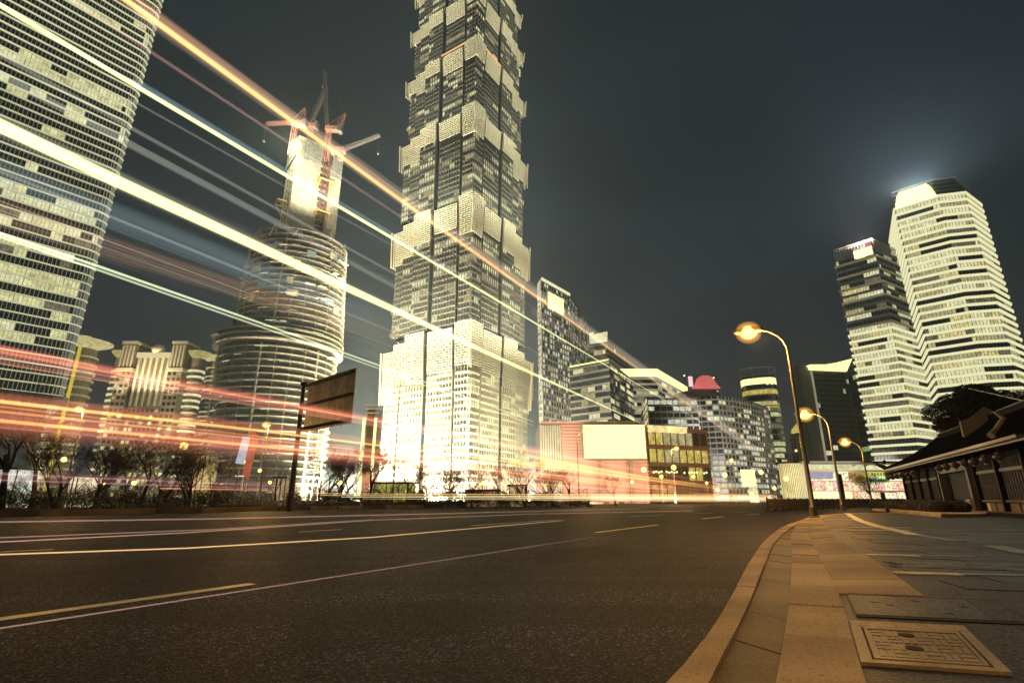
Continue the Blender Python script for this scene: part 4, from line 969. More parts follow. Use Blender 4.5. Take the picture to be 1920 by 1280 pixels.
for i in range(n): j = (i+1) % n; x.face((i, i+n, j+n, j))
x.smooth = False; x.build('rooftop_sign', emit('blazing_sign', (1, .98, .28), 2.8, sample='AUTO'), t2)
x = MB(); qq = offset(ccw(q+[q[-1]+Vector((25, 40, 0)), q[0]+Vector((25, 40, 0))]), -3); x.prism(qq, 163.01, 172); x.build('roof_plant', mat('plant_screen', (.08, .09, .09), .5), t2)
x = MB()
for i in range(3):
    a, c_ = q[i], q[i+1]; u2 = (c_-a); L2 = u2.length; u2.normalize()
    for z in (165, 167.5, 170, 172.5): x.wbox(a, u2, L2, -2.6, -2.4, z, z+.25)
x.build('roof_rail', M_alu, t2, kind='stuff')
lamp('POINT', tuple(q[0]*.5+q[1]*.5-nn*17+Vector((0, 0, z0+17))), 3.2e5, (.84, .95, .96), 3); lamp('POINT', tuple(q[0]*.55+q[1]*.45+nn*5+Vector((0, 0, z0+6))), 4.5e4, (.95, .97, .8), 3)  # unseen lamps added behind and before the sign to make the haze glow
l = lamp('SPOT', tuple(roofpoly(140, [(1620, 478)])[0]+Vector((-4, -6, 144))), 3e5, (1, .72, .66), 2, spot_size=2.8, spot_blend=.3); aim(l, l.location+Vector((0, 0, 1)))  # unseen upward spot added so the haze over this sign glows
l = lamp('AREA', tuple(q[1]+Vector((-40, -60, -140))), 2.5e5, (1, .92, .7), 40); aim(l, tuple(q[1]+Vector((0, 0, -60))))

# ---- billboard and striped podium
Yb = 130
def podium():
    x0, x1 = gx(1016, Yb), gx(1222, Yb); zt = zat(790, Yb+2); rt = thing('podium_building', 'low striped building washed pink behind the overbright billboard', 'building', ((x0+x1)/2, Yb+10, 0))
    x = MB(); x.box(x0, x1, Yb+2, Yb+30, 0, zt); x.build('wall', mat('podium_pink_stone', (.36, .22, .20), .7), rt)
    k = 0; z = 1.0
    while z < zt: x = MB(); x.box(x0-.2, x1+.2, Yb+1.6, Yb+2.0, z, z+.3); x.build('louvre', mat('podium_louvre', (.36, .225, .20), .6), rt); z += .8
    x = MB(); x.box(x0-.2, gx(1056, Yb), Yb+1.2, Yb+1.55, 0, zt-1); x.build('glass_bay', emit('bay_glow', (.85, .72, .40), .7, (.6, 1.1), sc_=.3), rt)
    for k in range(9): x = MB(); xx = x0+k*(gx(1056, Yb)-x0)/8.5; x.box(xx, xx+.12, Yb+1.0, Yb+1.19, 0, zt-1); x.build('bay_mullion', M_alu, rt)
podium()
l = lamp('AREA', (gx(1120, 112), 112, 1), 1.5e4, (1, .58, .44), 40); l.data.shape = 'RECTANGLE'; l.data.size = 46; l.data.size_y = 2; aim(l, (gx(1120, 132), 132, 10))  # unseen lamp added to wash the podium pink
l = lamp('AREA', (gx(1030, 114), 116, 12), 6e3, (1, .85, .5), 8); aim(l, (gx(1030, 132), 132, 14))  # unseen cream flood added for the podium's glass bay
l = lamp('AREA', (gx(1270, 118), 118, 1), 1.2e4, (1, .66, .32), 30); l.data.energy = 7e3; aim(l, (gx(1270, 150), 150, 12))  # unseen warm lamp added to brighten the brown hall
p0, p1 = at(1093, 797, Yb), at(1211, 859, Yb); rt = thing('billboard', 'large overbright white screen billboard in front of the low striped building', 'billboard', ((p0.x+p1.x)/2, Yb, 0))
x = MB(); x.box(p0.x, p1.x, Yb-.6, Yb-.2, p1.z, p0.z); x.build('screen', emit('billboard_screen', (1, .95, .24), 2.6, sample='AUTO'), rt)
x = MB(); x.box(p0.x-.25, p1.x+.25, Yb-.19, Yb+.6, p1.z-.25, p0.z+.25); x.build('frame', E_w[1], rt)
for f in (.25, .75): x = MB(); xx = p0.x+(p1.x-p0.x)*f; x.box(xx-.4, xx+.4, Yb-.1, Yb+.5, 0, p1.z-.45); x.build('post', M_steel, rt)
Y2 = 165; p0, p1 = at(1388, 880, Y2), at(1417, 912, Y2); rt = thing('lightbox', 'tall glowing white light box on a lit post near the road bend', 'billboard', ((p0.x+p1.x)/2, Y2, 0))
x = MB(); x.box(p0.x, p1.x, Y2-.6, Y2, p1.z, p0.z); x.build('screen', E_crown, rt); x = MB(); xm = p0.x*.25+p1.x*.75; x.box(xm-1.3, xm+1.3, Y2-.5, Y2-.1, 0, p1.z); x.build('lit_post', E_w[0], rt)

# ---- bright mall at the right end of the road
def mall():
    Ym = 150; rt = thing('shopping_centre', 'bright shopping centre full of coloured light boxes at the end of the pavement', 'building', (gx(1610, Ym), Ym, 0)); rr = random.Random(15)
    zt = zat(868, Ym); xa, xb = gx(1478, Ym), gx(1720, Ym)
    x = MB(); x.box(gx(1532, Ym), xb, Ym+2, Ym+9, 0, zt); x.build('wall', mat('mall_concrete', (.30, .25, .2), .7), rt)
    r_ = (gx(1526, Ym)-gx(1482, Ym))/2; c = ((gx(1526, Ym)+gx(1482, Ym))/2, Ym+r_, 0)
    x = MB(); x.lathe(c, [(r_, 0), (r_, zt)], 32); x.build('glass_drum', emit('drum_light', (.98, .92, .42), 1.2, (.6, 1.1), sc_=.35), rt)
    x = MB()
    for k in range(24):
        a = pi+pi*k/23; x.tube([(c[0]+(r_+.1)*math.cos(a), c[1]+(r_+.1)*math.sin(a), 0), (c[0]+(r_+.1)*math.cos(a), c[1]+(r_+.1)*math.sin(a), zt)], .12, 4)
    x.build('drum_mullion', M_alu, rt, kind='stuff')
    x = MB(); x.lathe((c[0], c[1], zt), [(r_+1, 0), (r_+1, .5)], 32); x.box(gx(1526, Ym), xb, Ym-1, Ym+9, zt+.02, zt+.5); x.build('roof_slab', M_dark, rt)
    def panel(px0, px1, py0, py1, m_, nm='light_box', d=1.2):
        a, c2 = at(px0, py0, Ym), at(px1, py1, Ym); xx0, xx1 = gx(px0, Ym), gx(px1, Ym); q = MB(); q.box(min(xx0, xx1), max(xx0, xx1), Ym+2-d, Ym+2, c2.z, a.z); return q.build(nm, m_, rt)
    hues = [(1, .86, .55), (.95, .66, .48), (.9, .55, .30), (.72, .66, .72), (.95, .8, .3), (1, .93, .6), (1, .84, .5), (.85, .48, .38)]
    em = [emit('display_%d' % i, h, 1.35, (.15, 1.5), sc_=2.2) for i, h in enumerate(hues)]
    E_hot = emit('shopfront', (1, .88, .36), 2.2, (.7, 1.1), sample='AUTO')
    for a, b_ in ((1528, 1545), (1546, 1577), (1581, 1592), (1596, 1602)): panel(a, b_, 921, 945, E_hot, 'shopfront')
    for a in range(1603, 1716, 9): panel(a, a+8, 921+rr.randint(0, 4), 941, rr.choice([em[2], em[1], em[0], M_dark]), 'shopfront')
    px_ = 1529
    while px_ < 1715:
        w_ = rr.choice([5, 7, 9, 12]); panel(px_, px_+w_-.8, 902, 919, rr.choice(em), 'display_panel', 1.0+rr.random()*.4); px_ += w_
    panel(1533, 1573, 884, 896, emit('violet_panel', (.50, .46, .62), .9, (.7, 1.1)), 'sign_panel', 1.4)
    panel(1575, 1602, 884, 900, em[5], 'sign_panel', 1.2); panel(1529, 1603, 870, 880, E_w[0], 'cornice_light'); panel(1530, 1716, 897.5, 900.5, em[0], 'light_line', 1.6)
    for a in range(1604, 1716, 11): panel(a, a+8, 870+rr.randint(0, 3), 880, E_w[0], 'cornice_light')
    # six round emblems on an orange board
    panel(1605, 1634.5, 885, 904.5, emit('orange_board', (.50, .24, .08), .8), 'emblem_board', 1.8)
    for i in range(3):
        for j in range(2):
            p = at(1610.5+i*9.6, 890+j*9.8, Ym-.2); cx3 = gx(1610.5+i*9.6, Ym-.2); q = MB(); pts = [(cx3+.55*math.cos(2*pi*k/14), Ym-.1, p.z+.55*math.sin(2*pi*k/14)) for k in range(15)]; q.tube(pts, .16, 5, cap=False); q.build('round_emblem', E_yel, rt)
            q = MB(); q.box(cx3-.25, cx3+.25, Ym-.05, Ym+.1, p.z-.1, p.z+.1); q.build('emblem_bar', E_yel, rt)
    panel(1641, 1672, 884, 895, emit('yellow_sign', (.75, .72, .16), .9), 'sign_panel', 1.8); panel(1641, 1672, 895.3, 903.5, emit('green_sign', (.03, .20, .06), .8), 'sign_panel', 1.8)
    for k in range(6): panel(1642.5+k*4.9, 1645.5+k*4.9, 893, 897.5, emit('sign_char', (.9, .9, .5), 1.0), 'sign_character', 2.0)
    for k in range(5): panel(1644+k*5.5, 1646+k*5.5, 886, 891, emit('sign_char_dark', (.25, .35, .08), .5), 'sign_character', 2.0)
    l = lamp('AREA', (gx(1570, Ym), Ym-2, 5), 6000, (1, .85, .6), 22); l.rotation_euler = (pi/2, 0, 0); l.data.size = 16
    return rt
mall()
p = at(1582, 888, 120); rt = thing('sign_pylon', 'dark slim vertical pylon standing in front of the bright shopping centre', 'pylon', (gx(1583, 120), 120, 0)); x = MB(); xx = gx(1583, 120); x.box(xx-.35, xx+.35, 120, 120.5, 0, p.z); x.build('shaft', M_dark, rt); x = MB(); x.box(xx-.6, xx+.6, 119.8, 120.7, 0, .5); x.build('base', M_dark, rt)
# slim neon stele and glowing arch left of the centre tower
Ys = 150; rt = thing('neon_building', 'small building outlined with two vertical strips of white light', 'building', (gx(682, Ys), Ys, 0))
a, b_ = gx(668, Ys), gx(696, Ys); zt = zat(757, Ys)
x = MB(); x.box(a+1, b_-.8, Ys+.5, Ys+8, 0, zt-1); x.build('wall', mat('neon_wall', (.30, .20, .15), .8), rt)
for xx in (a, b_-.8): 
    x = MB(); x.box(xx, xx+.7, Ys, Ys+.4, 1, zt-4); x.build('light_strip', E_crown, rt)
for k in range(3): x = MB(); z = zt-k*1.2; x.box(a-.2+k*.6, b_-.2+k*.2, Ys+.2, Ys+.5, z-.3, z); x.build('outline_light', E_w[1], rt)
Ya = 75; c = at(745, 905, Ya); rt = thing('glowing_arch', 'small glowing glass arch of a station entrance near the foot of the skyscraper', 'canopy', (c.x, Ya, 0)); r_ = 2.0
for k in range(7):
    x = MB(); rk = r_-.0*k; x.tube([(c.x+rk*math.cos(t), Ya+k*.6, .8+rk*math.sin(t)) for t in [pi*i/14 for i in range(15)]], .11, 5, cap=False); x.build('arch_rib', E_w[0] if k % 2 == 0 else E_w[1], rt)
x = MB()
for i in range(14):
    t0, t1 = pi*i/14, pi*(i+1)/14; x.hexa([(c.x+q*math.cos(t), y, .8+q*math.sin(t)) for y in (Ya+.05, Ya+3.6) for q, t in ((1.9, t0), (1.95, t0), (1.95, t1), (1.9, t1))])
x.build('glass_shell', emit('arch_glow', (.9, .8, .5), .55, (.3, 1.2), sc_=2), rt)

# ================================================================== OLD TILED HOUSE AT THE RIGHT
def house():
    O = Vector((45.7, 63, 0)); A = Vector((-.437, -.899, 0)); N = Vector((-.899, .437, 0)); rr = random.Random(8); Lh = 46; zb = ZP
    rt = thing('tiled_house', 'low dark traditional house with a tiled roof, lattice windows and round lanterns', 'house', (O.x, O.y, zb))
    M_wood = mat('dark_timber', (.006, .0045, .0045), .75, noise=(2, .6, 1.4), spec=.05); M_bar = mat('worn_timber_bar', (.05, .047, .055), .6, noise=(3, .6, 1.3)); M_tile = mat('dark_roof_tile', (.005, .0045, .008), .8, noise=(2, .6, 1.4), spec=.05); M_white = mat('limewash', (.14, .135, .12), .85, noise=(1.2, .7, 1.1))
    M_plinth = mat('stone_plinth_panel', (.20, .15, .12), .7, noise=(3, .75, 1.15))
    def P(s, o, z): q = O+A*s+N*o; return (q.x, q.y, z)      # s along the front, o outwards
    def B(s0, s1, o0, o1, z0, z1, q): q.hexa([P(s0, o1, z0), P(s1, o1, z0), P(s1, o0, z0), P(s0, o0, z0), P(s0, o1, z1), P(s1, o1, z1), P(s1, o0, z1), P(s0, o0, z1)])
    def part(nm, m_, *bx, **k):
        q = MB()
        for b_ in bx: B(*b_, q)
        return q.build(nm, m_, rt, **k)
    def sof(px): r = (px-CX)/(F/CP); return (45.7-63*r)/(.437-.899*r)
    part('wall', M_wood, (0, Lh, -9, -.3, zb, 4.25)); part('end_wall', M_white, (-.3, -.02, -9, -.2, zb, 4.25))
    q = MB(); q.v = [P(-.3, -.2, 4.25), P(-.3, -9, 4.25), P(-.3, -4.6, 7.4), P(0, -.2, 4.25), P(0, -9, 4.25), P(0, -4.6, 7.4)]
    for f_ in ((0, 1, 2), (5, 4, 3), (0, 3, 4, 1), (1, 4, 5, 2), (2, 5, 3, 0)): q.face(f_)
    q.build('gable', M_white, rt)
    # roof: two slopes with a curved sag, tile rolls as ribs
    prof = [(1.5, 4.28), (.3, 4.75), (-1.3, 5.55), (-3.0, 6.6), (-4.6, 7.8)]
    q = MB()
    for sd in (0, 1):
        for (o0, z0), (o1, z1) in zip(prof, prof[1:]):
            a = (lambda o: o) if sd == 0 else (lambda o: -9.2-o)
            q.hexa([P(-.9, a(o0), z0-.16), P(Lh, a(o0), z0-.16), P(Lh, a(o1), z1-.16), P(-.9, a(o1), z1-.16), P(-.9, a(o0), z0), P(Lh, a(o0), z0), P(Lh, a(o1), z1), P(-.9, a(o1), z1)])
    q.build('roof', M_tile, rt)
    rib = MB(); pts = [(0-N.x*0+N.x*o, N.y*o, z+.03) for o, z in prof]; rib.tube(pts, .075, 5); me = rib.mesh('tile_roll', M_tile)
    for k in range(150): p = P(-.7+k*.31, 0, 0); link('tile_roll', me, rt, (p[0]-O.x, p[1]-O.y, -zb))
    M_end = mat('glazed_tile_end', (.28, .24, .24), .35)
    q = MB(); q.box(-.09, .09, -.09, .09, -.12, .06); te = q.mesh('tile_end', M_end)
    for k in range(130): p = P(-.7+k*.31, 1.56, 4.27); link('tile_end', te, rt, (p[0]-O.x, p[1]-O.y, 4.27-zb))
    part('eave_board', M_bar, (-.9, Lh, 1.42, 1.5, 3.98, 4.10)); part('soffit', M_wood, (-.9, Lh, -.3, 1.41, 4.05, 4.13))
    part('ridge', M_tile, (-.9, Lh, -4.85, -4.35, 7.7, 8.15)); part('ridge_cap', M_bar, (-.9, Lh, -4.95, -4.25, 8.16, 8.24))
    # bargeboard with pale face and tiled coping along the rake
    q = MB(); q2 = MB()
    for (o0, z0), (o1, z1) in zip(prof, prof[1:]):
        q.hexa([P(-1.25, o0, z0-.75), P(-.95, o0, z0-.75), P(-.95, o1, z1-.75), P(-1.25, o1, z1-.75), P(-1.25, o0, z0+.1), P(-.95, o0, z0+.1), P(-.95, o1, z1+.1), P(-1.25, o1, z1+.1)])
        q2.hexa([P(-1.45, o0, z0+.11), P(-.75, o0, z0+.11), P(-.75, o1, z1+.11), P(-1.45, o1, z1+.11), P(-1.45, o0, z0+.36), P(-.75, o0, z0+.36), P(-.75, o1, z1+.36), P(-1.45, o1, z1+.36)])
    q.build('bargeboard', M_white, rt); q2.build('coping', M_tile, rt)
    q = MB(); q.tube([P(-1.1, 1.3, 4.6), P(-1.2, 1.9, 4.9), P(-1.3, 2.4, 5.5)], [.3, .2, .06], 6); q.sphere(P(-1.1, 1.3, 5.3), .22, 8); q.build('eave_finial', M_tile, rt)
    # pale stepped firewall above the ridge
    q = MB(); s0, s1 = 8.2, 8.6
    outl_ = [(-2.2, 6.4), (-2.2, 8.7), (-3.0, 8.9), (-4.6, 9.9), (-6.2, 8.9), (-7.0, 8.7), (-7.0, 6.4)]
    outl_ = [(o*.8, z-.9+(.0 if z > 7 else .9)) for o, z in outl_]; q.v = [P(15.6, o-.6, z) for o, z in outl_]+[P(16.0, o-.6, z) for o, z in outl_]; n = 7; q.face(tuple(range(n))); q.face(tuple(range(2*n-1, n-1, -1)))
    for i in range(n): j = (i+1) % n; q.face((i, i+n, j+n, j))
    q.build('firewall', M_white, rt)
    q = MB()
    for a, b_ in zip(outl_[1:-1], outl_[2:-1]): q.tube([P(15.8, a[0]-.6, a[1]+.1), P(15.8, b_[0]-.6, b_[1]+.1)], .24, 6)
    q.build('firewall_coping', M_tile, rt)
    q = MB(); q.tube([P(32.5, .6, 4.9), P(32.3, .2, 5.3), P(32.4, -.3, 6.0), P(32.2, .0, 6.5)], [.25, .18, .2, .08], 7); q.build('roof_ornament', M_white, rt)
    # front: posts, lattice windows, door recess
    gl, gd, gr = (sof(1704), sof(1771)), (sof(1777), sof(1836)), (sof(1843), 44)
    for s0, s1 in (gl, gr):
        part('window_head', M_bar, (s0, s1, -.2, .06, 2.75, 2.95)); part('window_sill', M_bar, (s0, s1, -.2, .12, .80, .95)); part('mid_rail', M_wood, (s0, s1, -.2, .0, 1.85, 1.93)); part('window_screen', mat('dark_paper_screen', (.03, .028, .026), .6), (s0, s1, -.29, -.2, .96, 3.6))
        k = s0
        while k < s1: part('lattice_bar', M_bar, (k, k+.07, -.18, .02, .96, 3.55)); k += .46
        k = s0
        while k < s1+.1: part('post', M_wood, (k-.12, k+.12, -.1, .22, zb, 3.9)); k += (s1-s0)/max(1, round((s1-s0)/4.2))
    k = gr[0]+.3; i = 0
    while k < gr[1]:
        part('plinth_panel', E_w[0] if i == 99 else M_plinth, (k, k+1.75, -.28, -.05, zb, .74)); 
        if i == 0: part('white_notice_panel', mat('white_notice', (.75, .74, .62), .5), (k+.5, k+.95, -.04, .03, zb+.02, .73))
        k += 2.1; i += 1
    part('plinth_edge', M_bar, (gr[0], gr[1], -.2, .25, zb, zb+.06))
    part('door_post', M_bar, (gd[0]-.15, gd[0]+.15, -.2, .3, zb, 3.6)); part('door_post', M_bar, (gd[1]-.2, gd[1]+.25, -.2, .4, zb, 3.9)); part('door_lintel', M_bar, (gd[0], gd[1], -.1, .2, 3.15, 3.5)); part('carved_transom', mat('carved_transom', (.12, .10, .10), .5, noise=(9, .2, 2)), (gd[0], gd[1], -.1, .12, 3.5, 3.9))
    part('doorway', M_joint, (gd[0]+.16, gd[1]-.21, -.32, -.28, zb, 3.1)); part('door_leaf', M_wood, (gd[0]+.2, gd[0]+.9, -.27, -.2, zb, 3.0)); part('door_leaf', M_wood, (gd[1]-1.0, gd[1]-.3, -.27, -.2, zb, 3.0))
    part('carved_block', mat('carved_stone', (.38, .36, .33), .7, noise=(12, .2, 1.4)), (gd[1]-1.6, gd[1]-.22, .0, .5, zb, 1.0))
    # lanterns hang from the eave: things of their own
    M_lan = mat('lantern_paper', (.045, .035, .038), .45); q = MB(); q.smooth = True; q.sphere((0, 0, 0), .30, 14, sq=.72); q.lathe((0, 0, 0), [(.12, .20), (.12, .27)], 10); q.lathe((0, 0, 0), [(.12, -.27), (.12, -.20)], 10); body = q.mesh('shade', M_lan)
    q = MB(); q.lathe((0, 0, -.31), [(.09, 0), (.10, .035)], 10); glow_ = q.mesh('bulb', mat('lantern_base', (.55, .5, .45), .4)); q = MB(); q.tube([(0, 0, .26), (0, 0, .55)], .015, 4); cord = q.mesh('cord', M_dark)
    for i, px_ in enumerate([1695, 1705, 1715, 1726, 1739, 1751, 1808, 1824, 1844, 1865, 1885, 1911, 1942]):
        p = P(sof(px_), 1.15, 3.45); L = ['first', 'second', 'third', 'fourth', 'fifth', 'sixth', 'seventh', 'eighth', 'ninth', 'tenth', 'eleventh', 'twelfth', 'thirteenth'][i]
        side = 'left of the doorway' if i < 6 else ('over the doorway' if i < 8 else 'right of the doorway')
        r2 = thing('lantern', f'{L} lantern from the far end under the house eave'+('' if i not in (5, 6, 7) else (', last before the doorway' if i == 5 else ', over the doorway')), 'lantern', p, group='round lanterns under the eave')
        link('shade', body, r2); link('bulb', glow_, r2); link('cord', cord, r2)
house()
# raised bed with clipped hedge before the house
bed = [g(1636, 956.5, ZP), g(1765, 969.5, ZP), g(1850, 969, ZP), g(1850, 963, ZP), g(1700, 955.5, ZP)]
x = MB(); x.prism(ccw([Vector((p.x, p.y, 0)) for p in bed]), ZP+.001, ZP+.16); o = x.build('planting_bed', M_kerb); tag(o, 'low stone-edged planting bed that carries the clipped hedge in front of the tiled house', 'planter')
def leafblob(q, c, r_, n, s, rr, squash=1.0):
    for i in range(n):
        while True:
            d = Vector((rr.uniform(-1, 1), rr.uniform(-1, 1), rr.uniform(-1, 1)))
            if .35 < d.length < 1: break
        p = Vector(c)+Vector((d.x*r_[0], d.y*r_[1], d.z*r_[2])); a = rr.uniform(0, 2*pi); d1 = Vector((math.cos(a), math.sin(a), rr.uniform(-.7, .7)))*s*rr.uniform(.6, 1.3); d2 = d1.cross(Vector((rr.uniform(-1, 1), rr.uniform(-1, 1), 1))).normalized()*s*.5
        k = len(q.v); q.v += [tuple(p-d1), tuple(p+d2), tuple(p+d1), tuple(p-d2)]; q.face((k, k+1, k+2, k+3))
M_hd = mat('clipped_leaf', (.022, .026, .016), .6); M_hd2 = mat('evergreen_leaf', (.018, .022, .012), .6); M_bark = mat('bark', (.05, .04, .03), .9, noise=(4, .6, 1.3)); M_bark2 = mat('pale_bark', (.10, .085, .065), .9, noise=(4, .6, 1.3))
rr = random.Random(12); x = MB(); hp = [g(1645, 955.3, ZP), g(1700, 959, ZP), g(1765, 964.5, ZP), g(1836, 965.0, ZP)]
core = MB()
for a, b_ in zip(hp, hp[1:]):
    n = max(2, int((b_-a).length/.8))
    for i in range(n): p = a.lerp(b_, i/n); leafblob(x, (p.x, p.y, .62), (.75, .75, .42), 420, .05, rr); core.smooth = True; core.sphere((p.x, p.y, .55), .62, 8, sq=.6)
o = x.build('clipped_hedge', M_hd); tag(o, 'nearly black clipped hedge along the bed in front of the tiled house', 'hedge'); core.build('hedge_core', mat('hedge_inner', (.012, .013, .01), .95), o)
q_ = g(1665, 960, ZP); rt = thing('small_bollard', 'tiny dark bollard at the foot of the hedge bed', 'bollard', tuple(q_)); x = MB(); x.lathe(tuple(q_), [(.12, 0), (.12, .3), (.06, .4)], 10); x.build('post', M_dark, rt)

# evergreen tree behind the house
def evergreen(label, c, blobs, base, tr, leaf, n, seed, name='evergreen_tree'):
    rr = random.Random(seed); rt = thing(name, label, 'tree', (c[0], c[1], base)); q = MB(); q.tube([(c[0], c[1], base), (c[0]+.2, c[1], (base+c[2])/2), (c[0], c[1], c[2])], [tr, tr*.7, tr*.3], 8)
    for b_ in blobs: q.tube([(c[0], c[1], (base+c[2])/2), (c[0]+b_[0]*.6, c[1]+b_[1]*.6, c[2]+b_[2]*.4-.5), (c[0]+b_[0], c[1]+b_[1], c[2]+b_[2])], [tr*.4, tr*.25, .03], 5)
    q.build('trunk', M_bark, rt); q = MB()
    for b_ in blobs: leafblob(q, (c[0]+b_[0], c[1]+b_[1], c[2]+b_[2]), (b_[3], b_[3], b_[3]*b_[4]), int(n*b_[3]**2), leaf, rr)
    q.build('crown', M_hd2, rt); return rt
Yt = 68; cc = at(1836, 775, Yt); rr = random.Random(3); bl = []
for i in range(34):
    a = rr.uniform(0, 2*pi); r_ = rr.uniform(0, 5.2); bl.append((r_*1.15*math.cos(a)+.3, r_*math.sin(a)*.8, rr.uniform(-3.0, 3.0)*(1-r_/8)+.6, rr.uniform(1.3, 2.2), .6))
for i in range(12): bl.append((rr.uniform(-6.2, -3), rr.uniform(-2, 2), rr.uniform(-4.5, -.8), rr.uniform(.9, 1.5), .6))
evergreen('big dark evergreen tree spreading its crown behind the tiled house', (cc.x, cc.y, cc.z), bl, 0, .45, .16, 480, 5)
Yt = 62; cc = at(1626, 905, Yt); bl = [(rr.uniform(-.9, .9), rr.uniform(-.9, .9), rr.uniform(-.8, .8), rr.uniform(.4, .7), .8) for i in range(14)]
evergreen('small round dark tree at the end of the pavement before the shopping centre', (cc.x, cc.y, cc.z), bl, ZP, .07, .07, 520, 6, 'small_tree')

# ---- bare trees
def bare(seed, h, spread=.55, depth=5, trunkh=.25, stems=1):
    rr = random.Random(seed); q = MB(); tk = MB()
    def br(p, d, L, r_, lv):
        n = 3; pts = [p]; rs = [r_]
        for i in range(n):
            d = (d+Vector((rr.uniform(-1, 1), rr.uniform(-1, 1), rr.uniform(-.3, .6)))*.16).normalized(); pts.append(pts[-1]+d*L/n); rs.append(max(.008, r_*(1-.45*(i+1)/n)))
        (tk if lv == 0 else q).tube(pts, rs, 5 if lv < 2 else 3, cap=False)
        if lv >= depth: return
        for k in range(rr.randint(3, 4) if lv < depth-1 else rr.randint(3, 5)):
            f_ = rr.uniform(.45, 1); i = min(n-1, int(f_*n)); s = pts[i].lerp(pts[i+1], f_*n-i) if f_ < 1 else pts[-1]
            ax = Vector((rr.uniform(-1, 1), rr.uniform(-1, 1), rr.uniform(-.2, .5))).normalized()
            br(s, (d+ax*spread*rr.uniform(.8, 1.4)).normalized(), L*rr.uniform(.6, .82), max(.008, rs[i]*.55), lv+1)
    for s in range(stems):
        a = rr.uniform(0, 2*pi); d = Vector((math.cos(a)*.25*(stems > 1), math.sin(a)*.25*(stems > 1), 1)).normalized(); br(Vector((.15*s*(stems > 1), 0, 0)), d, h*(trunkh+.05), h*.018, 0)
    return tk.mesh('trunk', M_bark), q.mesh('branches', M_bark)
protos = [bare(1, 9, .62), bare(2, 9, .7), bare(5, 9, .55, stems=2), bare(9, 9, .66, stems=3, trunkh=.2)]
spots = [(8, 50, 655, 'tallest bare tree, its crown before the huge glass tower'), (62, 56, 700, 'second tallest bare tree, branches before the glass tower foot'), (108, 52, 770, 'bare tree between the glass tower and the leaning street lamp'),
         (185, 54, 775, 'spreading bare tree between the lamp post and the hotel'), (228, 60, 790, 'thin bare tree below the hotel wing nearer the glass tower'), (262, 52, 752, 'bare tree in front of the middle of the hotel'), (300, 57, 770, 'dense bare tree below the hotel wing nearer the half-built tower'),
         (352, 54, 800, 'bare sapling beside the bright globe lamp'), (395, 58, 810, 'bare tree between the biggest globe lamp and the leaning banners'), (520, 62, 835, 'bare bushy tree between the banners and the big sign post'), (600, 60, 800, 'bare tree under the back of the big road sign'),
         (640, 66, 800, 'bare tree between the big road sign and the neon-striped building'), (690, 64, 790, 'dark bare tree in front of the neon-striped building'), (760, 68, 810, 'bare tree beside the tall lamp post at the skyscraper foot'), (800, 70, 845, 'shortest bare tree before the skyscraper base'),
         (842, 72, 840, 'bare shrubby tree before the skyscraper, between shortest tree and the middle one'), (885, 70, 838, 'bare shrubby tree before the middle of the skyscraper base'), (940, 72, 842, 'bare shrubby tree before the skyscraper face nearer the billboard'), (985, 70, 835, 'bare tree before the skyscraper corner nearest the billboard'),
         (1035, 74, 845, 'bare tree between the skyscraper and the pink striped podium'), (1070, 76, 850, 'bare tree under the near edge of the overbright billboard'), (1155, 80, 868, 'small dark tree under the middle of the overbright billboard')]
for i, (px_, Y, yt, lab) in enumerate(spots):
    h = zat(yt, Y); tk, br_ = protos[i % 4]; rt = thing('bare_tree', lab, 'tree', (gx(px_, Y), Y, 0), R.uniform(0, 6), 'bare trees beyond the road'); rt.scale = (h/8.2,)*3
    link('trunk', tk, rt); link('branches', br_, rt)
# low shrubs beyond the far carriageway
rr = random.Random(44); shp = []
for k in range(4):
    q = MB()
    for j in range(16): a = rr.uniform(0, 2*pi); r_ = rr.uniform(0, 2.4); leafblob(q, (r_*math.cos(a), r_*math.sin(a)*.5, rr.uniform(.4, 1.3)), (.8, .6, .6), 130, .09, rr)
    for j in range(26): a = rr.uniform(0, 2*pi); q.tube([(rr.uniform(-2, 2), 0, 0), (rr.uniform(-2, 2), rr.uniform(-.5, .5), rr.uniform(1.6, 2.6))], .02, 3)
    shp.append(q.mesh('shrub', M_leafd))
where = ['under the tallest bare tree', 'below the corner of the glass tower', 'between the glass tower and the hotel', 'below the hotel wing nearer the glass tower', 'below the middle of the hotel', 'below the hotel wing nearer the banners', 'before the banners, nearer the hotel', 'under the leaning banners', 'between banners and big sign post', 'under the big sign boards', 'under the neon-striped building', 'beside the glowing arch', 'at the skyscraper base nearest the arch', 'between skyscraper middle and the arch', 'at the skyscraper middle', 'just past the skyscraper middle', 'at the skyscraper base nearest the podium', 'before the pink striped podium', 'under the near edge of the billboard']
for i, wl in enumerate(where):
    px_ = 15+i*59; Y = 58+rr.uniform(-2, 4)+i*.5; o = link('shrub', shp[i % 4], None, (gx(px_, Y), Y, 0)); o.rotation_euler = (0, 0, rr.uniform(-.4, .4)); o.scale = (1.25, 1, rr.uniform(.9, 1.4)); tag(o, 'dark twiggy shrub beyond the road, '+wl, 'shrub', 'shrubs beyond the road')

